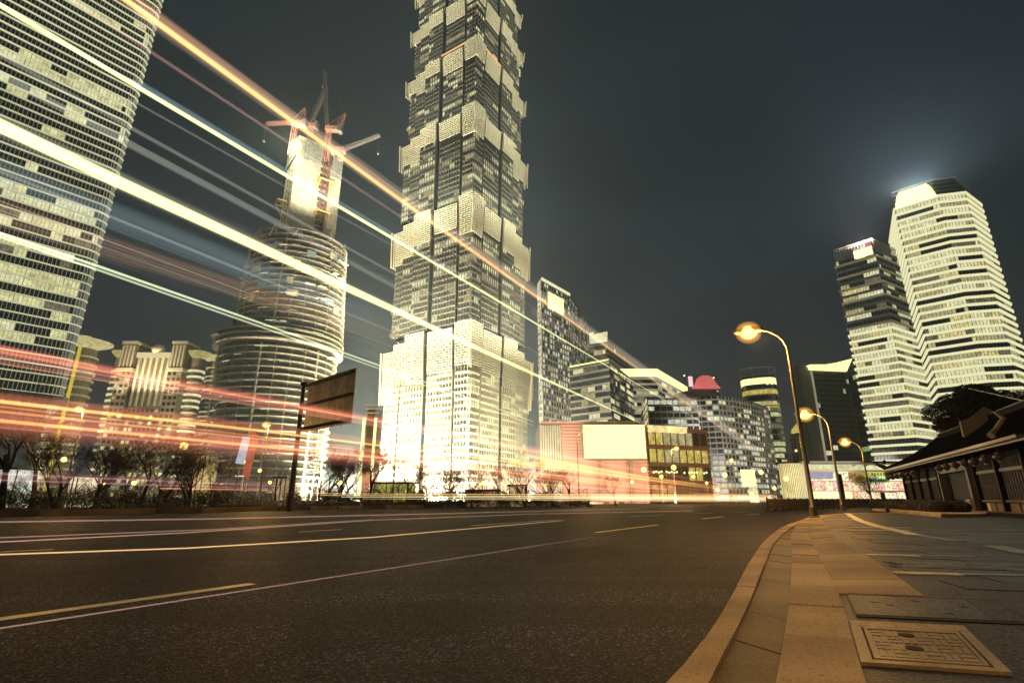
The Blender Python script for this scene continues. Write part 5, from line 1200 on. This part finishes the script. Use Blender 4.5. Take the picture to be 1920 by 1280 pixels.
# ================================================================== STREET LAMPS
M_pole = mat('lamp_post_paint', (.22, .20, .14), .4, .4); SOD = (1.0, .52, .16)
E_lamp = emit('sodium_lamp', (1, .66, .15), 3.4); E_globe = emit('warm_globe', (1, .72, .17), 3.4)
def street_lamp(label, base, headpx, rad=.11, z0=ZP, e=900, arm=1, adir=None, hs=1.0, group='tall curved street lamps'):
    d = adir or NL; hd = onplane(*headpx, base, d); rt = thing('street_lamp', label, 'street lamp', (base.x, base.y, z0), group=group); H = hd.z
    v = Vector((hd.x-base.x, hd.y-base.y, 0)); L = v.length; zc = H-L*.75; q = MB(); q.smooth = True
    pts = [(base.x, base.y, z0), (base.x, base.y, zc*.5), (base.x, base.y, zc)]; rs = [rad, rad*.75, rad*.55]
    for t in (.12, .25, .4, .6, .8, 1.0):
        a = t*pi/2; pts.append((base.x+v.x*(1-math.cos(a)), base.y+v.y*(1-math.cos(a)), zc+(H+.12-zc)*math.sin(a))); rs.append(rad*(.55-.2*t))
    q.tube(pts, rs, 10); q.build('pole', M_pole, rt); q = MB(); q.lathe((base.x, base.y, z0), [(rad*1.9, 0), (rad*1.9, .04), (rad*1.35, .08), (rad*1.3, .5), (rad*1.02, .55)], 12); q.build('base_collar', M_pole, rt)
    u = v.normalized(); q = MB(); q.smooth = True; q.sphere((0, 0, 0), .30*hs, 12, sq=.42); q.v = [((x*1.5*u.x-y*u.y*.7)+hd.x, (x*1.5*u.y+y*u.x*.7)+hd.y, z+hd.z+.06) for x, y, z in q.v]; hd_ = q.build('lamp_head', M_pole, rt)
    q = MB(); q.smooth = True; q.sphere((hd.x, hd.y, hd.z-.04), .25*hs, 14, sq=.8); q.build('lens', E_lamp, hd_); q = MB(); q.smooth = True; q.sphere((hd.x, hd.y, hd.z-.04), .40*hs, 18, sq=.9); q.build('halo_shell', glow('lamp_halo', (1, .42, .06), .7, 1.8), hd_)  # outer shell is added as the lamp's halo, an additive orange glow
    if e: lamp('POINT', (hd.x, hd.y, hd.z-.45*hs), e, SOD, .2)
    return rt
B1 = g(1527, 970, ZP)
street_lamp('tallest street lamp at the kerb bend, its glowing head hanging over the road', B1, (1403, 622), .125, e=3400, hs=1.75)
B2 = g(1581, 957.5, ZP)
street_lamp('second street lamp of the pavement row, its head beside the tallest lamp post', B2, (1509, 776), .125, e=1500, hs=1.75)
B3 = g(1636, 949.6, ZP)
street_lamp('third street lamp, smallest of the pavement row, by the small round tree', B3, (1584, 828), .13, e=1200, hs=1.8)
# the lamp of the same row that stands beside the photographer, just out of view
B0 = Vector((4.6, -4.5, ZP)); street_lamp('street lamp of the pavement row standing out of view behind the viewer', B0, (0, 0), .12, e=0) if False else None
rt = thing('street_lamp', 'street lamp of the pavement row standing out of view behind the viewer', 'street lamp', (B0.x, B0.y, ZP), group='tall curved street lamps')
q = MB(); q.smooth = True; pts = [(B0.x, B0.y, ZP), (B0.x, B0.y, 7.2)]+[(B0.x-2.6*(1-math.cos(a)), B0.y+1.5*(1-math.cos(a)), 7.2+1.9*math.sin(a)) for a in (.3, .7, 1.1, 1.57)]; q.tube(pts, [.12, .08, .07, .06, .05, .05], 10); q.build('pole', M_pole, rt)
q = MB(); q.smooth = True; q.sphere((pts[-1][0], pts[-1][1], pts[-1][2]-.02), .4, 12, sq=.5); q.build('lamp_head', M_pole, rt); q = MB(); q.sphere((pts[-1][0], pts[-1][1], pts[-1][2]-.16), .26, 12, sq=.6); q.build('lens', E_lamp, rt)
lamp('POINT', (pts[-1][0], pts[-1][1], pts[-1][2]-.6), 1500, SOD, .25)
# lamps across the road
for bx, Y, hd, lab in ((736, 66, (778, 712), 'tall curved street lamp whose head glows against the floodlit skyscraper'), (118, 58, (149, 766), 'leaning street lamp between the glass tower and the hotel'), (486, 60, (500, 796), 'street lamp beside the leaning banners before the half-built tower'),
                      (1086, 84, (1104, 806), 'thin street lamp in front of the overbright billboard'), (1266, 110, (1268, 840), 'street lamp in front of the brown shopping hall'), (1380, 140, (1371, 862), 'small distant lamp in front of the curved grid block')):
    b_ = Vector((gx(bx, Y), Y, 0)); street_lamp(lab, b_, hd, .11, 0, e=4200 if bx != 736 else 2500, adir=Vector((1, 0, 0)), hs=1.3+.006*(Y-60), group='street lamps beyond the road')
# globe lamps
q = MB(); q.smooth = True; q.sphere((0, 0, 0), .34, 14); gl_ = q.mesh('globe', E_globe)
glist = [(345, 836, 58, 1.2, 'biggest globe lamp, below one side of the hotel'), (465, 866, 62, 1.1, 'globe lamp at the foot of the leaning red banner'), (120, 861, 60, .8, 'small globe lamp beside the foot of the leaning street lamp'), (487, 882, 64, .6, 'tiny globe lamp between the banners and the half-built tower'), (548, 901, 60, .7, 'globe lamp at the foot of the big sign post'), (637, 904, 62, .8, 'globe lamp low under the bare tree past the big sign'), (596, 878, 70, .6, 'tiny globe lamp under the big sign boards'), (506, 904, 60, .5, 'tiny low globe lamp beside the big sign post'),
         (251, 905, 60, .7, 'low globe lamp at road level below the hotel'), (193, 905, 62, .6, 'tiny low globe lamp near the leaning street lamp, below the hotel'), (1263, 876, 115, 1.6, 'globe lamp under the street lamp before the brown hall'), (1207, 880, 105, 1.5, 'globe lamp at the lower corner of the overbright billboard'), (1359, 890, 130, 1.6, 'globe lamp between brown hall and the tall white light box'), (1427, 885, 140, 1.7, 'globe lamp just past the tall white light box'), (1474, 897, 135, 1.6, 'globe lamp beside the glass drum of the shopping centre'), (1026, 905, 90, .9, 'tiny globe lamp in the shrubs before the podium'), (905, 905, 85, .9, 'tiny globe lamp low before the skyscraper base')]
glist += [(1300, 893, 150, 1.3, 'low amber lamp between the brown hall and the curved block'), (1325, 905, 150, 1.1, 'lowest amber lamp before the curved block'), (1240, 893, 120, 1.2, 'low amber lamp before the brown hall'), (1410, 925, 150, 1.3, 'amber lamp near the ground under the light box'), (1185, 903, 110, 1.0, 'tiny amber lamp under the far edge of the billboard'), (1452, 915, 140, 1.3, 'amber lamp between the light box and the glass drum'), (1345, 918, 150, 1.4, 'bright low amber lamp before the light box')]
for px_, py_, Y, s_, lab in glist:
    p = at(px_, py_, Y); rt = thing('globe_lamp', lab, 'lamp', (p.x, Y, 0), group='globe lamps beyond the road'); o = link('globe', gl_, rt, (0, 0, p.z)); o.scale = (s_,)*3
    q = MB(); q.tube([(p.x, Y, 0), (p.x, Y, p.z-.3*s_)], .05, 6); q.build('post', M_pole, rt)
    if s_ > 1.15: lamp('POINT', (p.x, Y-1, p.z), 260 if Y < 80 else 500, SOD, .3)
p = at(1813, 727, 50); p2 = at(1925, 752, 43); rt = thing('arm_lamp', 'unlit lamp on a long thin arm in front of the big dark evergreen tree', 'street lamp', (p2.x+1, p2.y, ZP)); q = MB(); q.tube([(p2.x+1.5, p2.y-.5, ZP), (p2.x+1.5, p2.y-.5, p2.z-2), (p2.x+.6, p2.y, p2.z-.1), (p2.x, p2.y, p2.z), tuple(p)], [.12, .1, .07, .06, .04], 8); q.build('pole', M_steel, rt)
q = MB(); q.smooth = True; q.sphere((p.x-.1, p.y, p.z+.1), .3, 10, sq=.7); q.build('lamp_head', M_steel, rt)

# ================================================================== SIGNS, KIOSKS, BARRIERS
def big_sign():
    Y = 46; bx = gx(545, Y); rt = thing('road_sign', 'large road sign seen from behind, boards on three dark arms of a tall post', 'road sign', (bx, Y, 0)); zt = zat(722, Y)
    q = MB(); q.tube([(bx, Y, 0), (bx, Y, zt)], [.26, .18], 10); q.build('post', M_steel, rt)
    q = MB(); q.tube([(bx, Y, zt-.1), (bx, Y, zt+.25)], .3, 10); q.build('post_cap', M_dark, rt)
    a = onplane(580, 712, Vector((bx, Y, 0)), Vector((.72, -.69, 0))); d = Vector((.72, -.69, 0)); 
    TL, TR, BR, BL = [onplane(x_, y_, Vector((bx, Y, 0)), d) for x_, y_ in ((579, 711), (666, 695), (658, 797), (572, 805))]
    zb_, zt_ = (BL.z+BR.z)/2, (TL.z+TR.z)/2; u = Vector((TR.x-TL.x, TR.y-TL.y, 0)); L = u.length; u.normalize(); nn = Vector((u.y, -u.x, 0)); st = Vector((TL.x, TL.y, 0)); M_b = [mat('sign_back_a', (.78, .66, .44), .45, .15, noise=(1.5, .6, 1.3)), mat('sign_back_b', (.60, .50, .33), .45, .15, noise=(1.5, .6, 1.3))]
    for k in range(6): q = MB(); q.wbox(st, u, L/6-.03, -.12, -.05, zb_, zt_, 0, k*L/6); q.build('sign_board', M_b[k % 2], rt)
    for f_ in (.06, .47, .93):
        z = zt_-(zt_-zb_)*f_; q = MB(); p0 = Vector((bx, Y, z)); p1 = st+u*L*.96; q.tube([tuple(p0), (p1.x-nn.x*-.05, p1.y, z)], .13, 6); q.build('arm', M_dark, rt)
        q = MB(); q.wbox(st, u, L, -.04, .06, z-.09, z+.09); q.build('rail', M_dark, rt)
    return rt
big_sign()
def quadthing(name, label, cat, px4, Y, m_, d=.25, pname='panel'):
    ps = [at(x_, y_, Y) for x_, y_ in px4]; rt = thing(name, label, cat, (ps[0].x, Y, 0)); q = MB(); q.v = [tuple(p) for p in ps]+[(p.x, p.y+d, p.z) for p in ps]; q.face((0, 1, 2, 3)); q.face((7, 6, 5, 4))
    for i in range(4): j = (i+1) % 4; q.face((i, i+4, j+4, j))
    q.build(pname, m_, rt); return rt
q_ = quadthing('banner', 'leaning white and pale blue advertising banner', 'banner', [(455, 818), (468, 819), (455, 870), (441, 868)], 57, emit('banner_pale', (.62, .66, .72), .75, (.6, 1.1)))
x = MB(); p = at(448, 869, 57.1); x.tube([(p.x, 57.3, p.z), (p.x-.1, 57.3, 0)], .07, 5); x.build('leg', M_steel, q_)
q_ = quadthing('banner', 'leaning red advertising banner beside the pale blue one', 'banner', [(472, 806), (484, 816), (464, 900), (455, 888)], 56, emit('banner_red', (.62, .16, .08), .7, (.6, 1.1)))
x = MB(); p = at(460, 896, 56); x.tube([(p.x, 56.3, p.z), (p.x, 56.3, 0)], .07, 5); x.build('leg', M_steel, q_)
def kiosk(label, px0, px1, py0, Y, m_, name='kiosk'):
    x0, x1 = gx(px0, Y), gx(px1, Y); z = zat(py0, Y); rt = thing(name, label, name, ((x0+x1)/2, Y, 0)); x = MB(); x.box(x0, x1, Y, Y+3, 0, z-.25); x.build('wall', m_, rt); x = MB(); x.box(x0-.3, x1+.3, Y-.5, Y+3.3, z-.24, z); x.build('roof', M_dark, rt)
    n = max(2, int((x1-x0)/1.2))
    for k in range(n+1): x = MB(); xx = x0+(x1-x0)*k/n; x.box(xx-.05, xx+.05, Y-.1, Y-.002, 0, z-.26); x.build('frame', M_dark, rt)
kiosk('small yellow-lit gate house below the hotel wing nearer the banners', 353, 373, 850, 66, emit('kiosk_yellow', (.75, .55, .2), .8, (.3, 1.2), sc_=1.2))
kiosk('white-lit shop pavilion low behind the hedge under the tallest tree', -30, 20, 876, 64, emit('kiosk_white', (.9, .9, .75), .8, (.2, 1.2), sc_=1.3))
kiosk('small warm-lit stall low behind the hedge by the leaning lamp', 122, 138, 890, 62, emit('kiosk_warm', (.95, .8, .5), .9, (.3, 1.2), sc_=1.3))
kiosk('small amber-lit stall beyond the road near the big sign post', 515, 532, 893, 64, emit('kiosk_amber', (.6, .42, .22), .7, (.3, 1.2), sc_=1.3))
kiosk('low yellow-green lit bus shelter under the glowing arch', 700, 770, 903, 70, emit('shelter_green', (.65, .62, .15), .7, (.1, 1.2), sc_=.9), 'shelter')
kiosk('low dark stall with a warm front before the skyscraper base', 875, 935, 917, 74, emit('stall_dim', (.35, .2, .1), .6, (.1, 1.6), sc_=.9), 'stall')
kiosk('low warm-lit stall at the skyscraper corner nearest the billboard', 955, 985, 908, 76, emit('stall_warm', (.8, .55, .25), .7, (.1, 1.6), sc_=.9), 'stall')
# barrier row
rowp = [g(1441, 959.2, 0), g(1500, 956, 0), g(1560, 952.5, 0), g(1700, 948, 0)]
rowp = smooth(rowp, 2); M_bar_ = mat('barrier_grey', (.10, .08, .07), .45); M_foot = mat('barrier_foot', (.015, .015, .015), .8); M_bred = mat('barrier_red_rail', (.45, .10, .07), .4)
tot = sum((b_-a).length for a, b_ in zip(rowp, rowp[1:])); nbar = int(tot/2.0); pp = polyres(rowp, nbar+1)
q = MB(); q.box(0, 1.9, -.04, .04, .22, .98); m1 = q.mesh('panel', M_bar_); q = MB(); q.tube([(0, 0, 1.03), (1.92, 0, 1.03)], .045, 6); m2 = q.mesh('top_rail', M_bred); q = MB(); q.box(-.05, .05, -.06, .06, .1, 1.12); m3 = q.mesh('post', M_steel); q = MB(); q.hexa([(-.22, -.3, 0), (.22, -.3, 0), (.22, .3, 0), (-.22, .3, 0), (-.08, -.1, .2), (.08, -.1, .2), (.08, .1, .2), (-.08, .1, .2)]); m4 = q.mesh('foot', M_foot)
for i in range(nbar):
    d = pp[i+1]-pp[i]; rt = thing('barrier', 'grey road barrier panel with red top rail in the row behind the lamp posts', 'barrier', tuple(pp[i]), math.atan2(d.y, d.x), 'road barriers in a row at the bend')
    ORD = 'first second third fourth fifth sixth seventh eighth ninth tenth eleventh twelfth thirteenth fourteenth fifteenth sixteenth seventeenth eighteenth nineteenth twentieth'.split()
    rt['label'] = (ORD[i]+' barrier panel of the row, counted from its end beside the road') if i < 20 else (ORD[nbar-1-i]+' barrier panel of the row, counted back from its far end by the small tree')
    s = d.length/2.0
    for nm, m_ in (('panel', m1), ('top_rail', m2)): o = link(nm, m_, rt); o.scale = (s, 1, 1)
    link('post', m3, rt); link('foot', m4, rt)

# ================================================================== LIGHT TRAILS (long strands of light hanging over the lanes)
trail_n = 0
def trail(label, px, H, r_, col, s, power=1.5, ext=0, n=10, fade=True):
    pts = [g(x_, y_, H) for x_, y_ in px]; d = (pts[0]-pts[1]).normalized()
    if ext: pts = [pts[0]+d*ext]+pts
    q = MB(); q.smooth = True; q.tube(pts, r_, n, cap=False)
    o = q.build('light_trail', glow('trail_%s' % '_'.join(str(int(c*100)) for c in (*col, s, power)), col, s, power)); return tag(o, label, 'light trail', 'light trails of passing traffic')
def sheetlight(label, p0, d, quad, m_, group='broad faint light bands'):
    """a lit vehicle side swept along its lane: vertical slab 4 cm thick; quad = (near top, near bottom, far bottom, far top) sight points"""
    c = [onplane(x_, y_, p0, d) for x_, y_ in quad]; n_ = Vector((-d.y, d.x, 0)).normalized()*.04; N_ = 12; q = MB(); uv = []
    def lay(off):
        for i in range(N_):
            f0, f1 = i/N_, (i+1)/N_; t0, b0, t1, b1 = c[0].lerp(c[3], f0), c[1].lerp(c[2], f0), c[0].lerp(c[3], f1), c[1].lerp(c[2], f1); q.quad(b0+off, b1+off, t1+off, t0+off); uv.extend([(f0, 0), (f1, 0), (f1, 1), (f0, 1)])
    lay(Vector()); lay(n_)
    o = q.build('light_band', m_); ul = o.data.uv_layers.new(name='UVMap')
    for i, u_ in enumerate(uv): ul.data[i].uv = u_
    return tag(o, label, 'light band', group)
W_ = (.95, .94, .42); OR = (1, .42, .10); RD = (.88, .24, .13); YE = (1, .66, .12); GR = (.42, .42, .34); BL_ = (.20, .28, .32); PK = (.6, .34, .28)
trail('topmost orange light trail, passing from above the cranes down to the road bend', [(150, -62), (755, 378), (1478, 891)], 3.3, .016, (1, .50, .12), .75, 1.2, 2)
trail('broad soft orange halo strand round the topmost orange trail', [(150, -70), (755, 375), (1478, 890)], 3.32, .045, (1, .45, .22), .16, 1.6, 2)
trail('thin dim pinkish trail just under the topmost orange one', [(250, 76), (754, 408), (1400, 850)], 3.2, .011, PK, .16, 1.2, 2)
trail('second faint orange-pink trail right below the topmost one near the curved block', [(1000, 583), (1470, 897)], 3.25, .05, PK, .2, 1.4)
trail('upper bright white trail that crosses the centre skyscraper', [(20, 22), (530, 325), (880, 532), (1330, 800)], 3.0, [.0125]*4+[.004], W_, .8, .9, 3)
trail('bluish fringe strand along the upper white trail', [(250, 152), (880, 526)], 3.02, .024, BL_, .3, 1.5)
trail('hair-thin grey trail under the upper white one', [(240, 184), (560, 364), (740, 462)], 2.95, .007, GR, .14, 1)
trail('blurred grey trail between the upper white and the thickest cream one', [(120, 205), (480, 397), (745, 540)], 2.85, .024, GR, .22, 1.6, 2)
trail('thickest cream-white trail sweeping over the half-built tower', [(-60, 207), (230, 345), (500, 470), (900, 655), (1200, 792)], 2.75, [.036]*4+[.026, .007], W_, .8, .8, 3)
trail('soft halo strand round the thickest cream trail', [(-60, 207), (900, 655), (1200, 792)], 2.752, [.06, .06, .045, .008], (.9, .85, .5), .13, 1.8, 3)
trail('double pale green-white trail below the thickest one, upper strand', [(-40, 424), (184, 499), (479, 602), (720, 688), (1000, 790)], 2.3, .009, (.80, .92, .56), .55, 1, 3)
trail('double pale green-white trail below the thickest one, lower strand', [(-40, 430), (184, 506), (479, 609), (720, 694), (1000, 797)], 2.3, .008, (.80, .9, .56), .4, 1, 3)
trail('upper red trail, crossing the hotel and the back of the big sign', [(-40, 646), (157, 685), (361, 725), (564, 762), (780, 800), (1100, 862)], 1.95, .030, RD, .30, 1.3, 3)
trail('thin orange core in the upper red trail past the big sign', [(560, 764), (780, 803), (1150, 872)], 1.95, .008, OR, .4, 1)
trail('middle orange-yellow trail across the bare trees', [(-40, 748), (480, 806), (800, 846), (1215, 899), (1430, 930)], 1.55, .012, YE, .5, 1, 3)
trail('red halo strand round the middle orange-yellow trail', [(-40, 744), (480, 801), (800, 841), (1215, 894), (1430, 928)], 1.555, .045, RD, .19, 1.5, 3)
trail('lower orange trail through the bare trees', [(-40, 784), (400, 828), (760, 862), (1180, 913), (1430, 934)], 1.4, .009, OR, .5, 1, 3)
trail('red halo strand under the lower orange trail', [(400, 824), (760, 858), (1180, 910), (1430, 932)], 1.405, .038, RD, .17, 1.5)
for i, (a, b_, c_, col, s, r_) in enumerate([((960, 868), (1215, 899), (1420, 926), YE, 1.0, .03), ((980, 846), (1215, 883), (1400, 915), OR, .6, .03), ((1000, 884), (1200, 908), (1420, 931), OR, .8, .04), ((1080, 900), (1250, 917), (1430, 935), YE, .9, .03), ((1060, 875), (1250, 905), (1430, 930), RD, .6, .09), ((1000, 858), (1250, 896), (1430, 924), RD, .45, .10), ((1000, 895), (1250, 917), (1430, 936), RD, .5, .08)]):
    trail(['bright yellow', 'thin orange', 'orange', 'low yellow', 'broad red', 'upper broad soft red', 'lower broad soft red'][i]+' trail in the bundle between skyscraper foot and road bend', [a, b_, c_], 1.35-.02*i if b_[1] < 925 else 1.1, r_*.75, col, s*.5, 1.2)
# low far-side strands along the road beyond the median
pl = K0+NL*14
def farstrand(label, pts, r_, col, s):
    q = MB(); q.smooth = True; ps = [onplane(x_, y_, pl, UR) for x_, y_ in pts]; q.tube(ps, r_, 8, cap=False); return tag(q.build('light_trail', glow('trail_%s' % '_'.join(str(int(c*100)) for c in (*col, s, 1.2)), col, s, 1.2)), label, 'light trail', 'light trails of passing traffic')
farstrand('upper faint mauve strand low over the far carriageway', [(-40, 886), (480, 909), (1000, 922), (1300, 930)], .09, (.35, .16, .17), .35)
farstrand('lower faint mauve strand low over the far carriageway', [(-40, 898), (480, 915), (1000, 926), (1300, 931)], .07, (.35, .16, .17), .35)
farstrand('salmon strand low over the far carriageway', [(300, 915), (700, 921), (1000, 928), (1380, 933)], .09, (1, .34, .18), .35)
farstrand('lowest bright orange strand over the far carriageway', [(500, 922), (900, 929), (1100, 932), (1400, 934)], .09, (1, .45, .15), .5)
for i, (py, s, col) in enumerate([(927, .5, (1, .55, .18)), (930.5, .55, (1, .75, .32)), (933.5, .6, (1, .82, .42)), (937, .4, (1, .66, .3))]):
    a, b_ = g(1060-i*20, 946+i*1.5, 0), g(1448, 945+i, 0); q = MB(); q.smooth = True; za = .62+.0*i
    a = at(560+i*40, py-2.5, 40+i); b_ = at(1450, py+1.5, 62-i*2); q.tube([tuple(a.lerp(b_, t)) for t in (0, .3, .5, .7, 1)], [.015, .04, .09, .14, .15], 8, cap=False)
    tag(q.build('light_trail', glow('trail_hot_%d' % i, col, s, 1.2)), ['top', 'second', 'third', 'lowest'][i]+' of four dazzling yellow-white strands along the road before the bend', 'light trail', 'light trails of passing traffic')
# glowing strands for the trails' reflections, close above the asphalt
def low(label, pts, z, r_, col, s): 
    q = MB(); q.smooth = True; ps = [g(x_, y_, z) for x_, y_ in pts]; ps = [ps[0]+(ps[0]-ps[1]).normalized()*3]+ps; q.tube(ps, r_, 8, cap=False); tag(q.build('light_trail', glow('trail_%s' % '_'.join(str(int(c*100)) for c in (*col, s, 1.0)), col, s, 1.0)), label, 'light trail', 'light trails of passing traffic')
low('thin pinkish reflection strand just above the asphalt, nearest the viewer', [(0, 1177), (700, 1069.5), (1114, 1006)], .03, .007, (.62, .36, .26), .32)
low('long yellow reflection strand just above the asphalt in the middle lane', [(0, 1039), (350, 1027), (700, 1006.5), (1056, 975)], .05, .015, (1, .62, .28), .5)
low('thin pale reflection strand just above the asphalt in the far lane', [(0, 1015.5), (350, 998), (700, 974.5), (1000, 963), (1300, 957)], .05, .015, (.85, .5, .3), .35)
low('faint mauve reflection strand just above the asphalt by the median kerb', [(0, 1007.5), (400, 992), (700, 973)], .05, .018, (.4, .24, .2), .4)
low('dim mauve reflection strand at the foot of the median kerb', [(0, 978), (400, 972), (800, 963), (1200, 953)], .05, .035, (.45, .28, .22), .35)
rs_ = random.Random(99)
for i in range(16):     # hair-thin strands in the converging bundle
    xa, ya = rs_.uniform(940, 1080), rs_.uniform(852, 918); xb = rs_.uniform(1400, 1455); yb = 931-(925-ya)*.12; xm = (xa+xb)/2; ym = ya+(yb-ya)*rs_.uniform(.52, .62)
    trail('one of the hair-thin orange and yellow strands converging at the road bend', [(xa, ya), (xm, ym), (xb, yb)], 1.25, rs_.choice([.010, .014, .02]), rs_.choice([YE, OR, (1, .55, .2), RD]), rs_.choice([.25, .4, .55]), 1.1, n=6)
for i in range(15):     # and along the low red ones at the left
    y0 = rs_.choice([rs_.uniform(640, 680), rs_.uniform(735, 800), rs_.uniform(735, 800)]); xv, yv = rs_.uniform(1480, 1540), 934; f_ = [0, .35, .7, .93]
    trail('one of the hair-thin dim red strands beside the low red trails', [(-40+(xv+40)*f, y0+(yv-y0)*f) for f in f_], 1.9 if y0 < 700 else 1.5, rs_.choice([.005, .008, .012]), rs_.choice([RD, OR, (1, .5, .25), (.7, .3, .3)]), rs_.choice([.09, .15, .24]), 1.1, 2, n=6)
for i in range(9):      # faint cool and grey hairs in the upper fan
    y0 = rs_.uniform(60, 520); xv, yv = 1500, 934; f_ = [0, .3, .55, .8]
    trail('one of the faint grey hair strands in the upper fan of trails', [(-40+(xv+40)*f, y0+(yv-y0)*f) for f in f_], 2.7, rs_.choice([.004, .007, .012]), rs_.choice([GR, BL_, PK]), rs_.choice([.08, .12, .18]), 1.1, 2, n=6)
# broad faint bands
p1 = g(755, 378, 3.3); d1 = (g(1478, 891, 3.3)-p1).normalized()
sheetlight('broad faint brown light band above the topmost orange trail', p1, d1, [(260, -5), (260, 28), (1440, 868), (1440, 850)], sheet_mat('band_brown', (.75, .60, .42), .17, 7, (.6, 1)))
p2 = g(500, 470, 2.75); d2 = (g(900, 655, 2.75)-p2).normalized()
sheetlight('broad blue-grey light band beneath the thickest cream trail', p2, d2, [(-60, 262), (-60, 330), (740, 632), (740, 588)], sheet_mat('band_blue', (.36, .50, .54), .15, 22, (.15, 1)))
sheetlight('broad brown light band beneath the blue-grey one', p2, d2, [(-60, 345), (-60, 410), (760, 652), (760, 628)], sheet_mat('band_brown_low', (.75, .46, .28), .12, 16, (.1, 1)))
sheetlight('faint dark-grey light band above the double green-white trail', p2, d2, [(-60, 180), (-60, 245), (700, 560), (700, 530)], sheet_mat('band_grey', (.4, .4, .4), .06, 22, (.0, 1)))
p3 = g(361, 725, 1.95); d3 = (g(780, 800, 1.95)-p3).normalized()
sheetlight('red light band around the upper red trail', p3, d3, [(-40, 634), (-40, 668), (1150, 880), (1150, 862)], sheet_mat('band_red', (.85, .22, .16), .14, 22, (.1, 1)))
sheetlight('dusky red light band between the middle and the lower trails', g(480, 806, 1.55), (g(800, 846, 1.55)-g(480, 806, 1.55)).normalized(), [(-40, 738), (-40, 800), (1380, 934), (1380, 915)], sheet_mat('band_red_low', (.75, .20, .14), .09, 30, (.0, 1)))
sheetlight('mauve light band low over the hedge', pl, UR, [(-40, 880), (-40, 905), (1300, 934), (1300, 924)], sheet_mat('band_mauve', (.6, .24, .24), .10, 30, (.1, 1)))
sheetlight('salmon light band filling the bundle of trails before the billboard', pl+UR*6, UR, [(640, 880), (640, 922), (1445, 937), (1445, 893)], sheet_mat('band_salmon', (1, .38, .20), .46, 26, (.25, 1)))

# ================================================================== NIGHT HAZE
x = MB(); x.box(-1500, 1500, -300, 1500, -1.2, 520)
vm_ = bpy.data.materials.new('thin_night_haze'); vm_.use_nodes = True; n = vm_.node_tree; n.nodes.clear()
pv_ = n.nodes.new('ShaderNodeVolumePrincipled'); pv_.inputs['Color'].default_value = (.70, .86, 1, 1); pv_.inputs['Density'].default_value = .0002; pv_.inputs['Anisotropy'].default_value = .55
o_ = n.nodes.new('ShaderNodeOutputMaterial'); n.links.new(pv_.outputs[0], o_.inputs['Volume'])
hz_ = x.build('haze', vm_, kind='stuff')
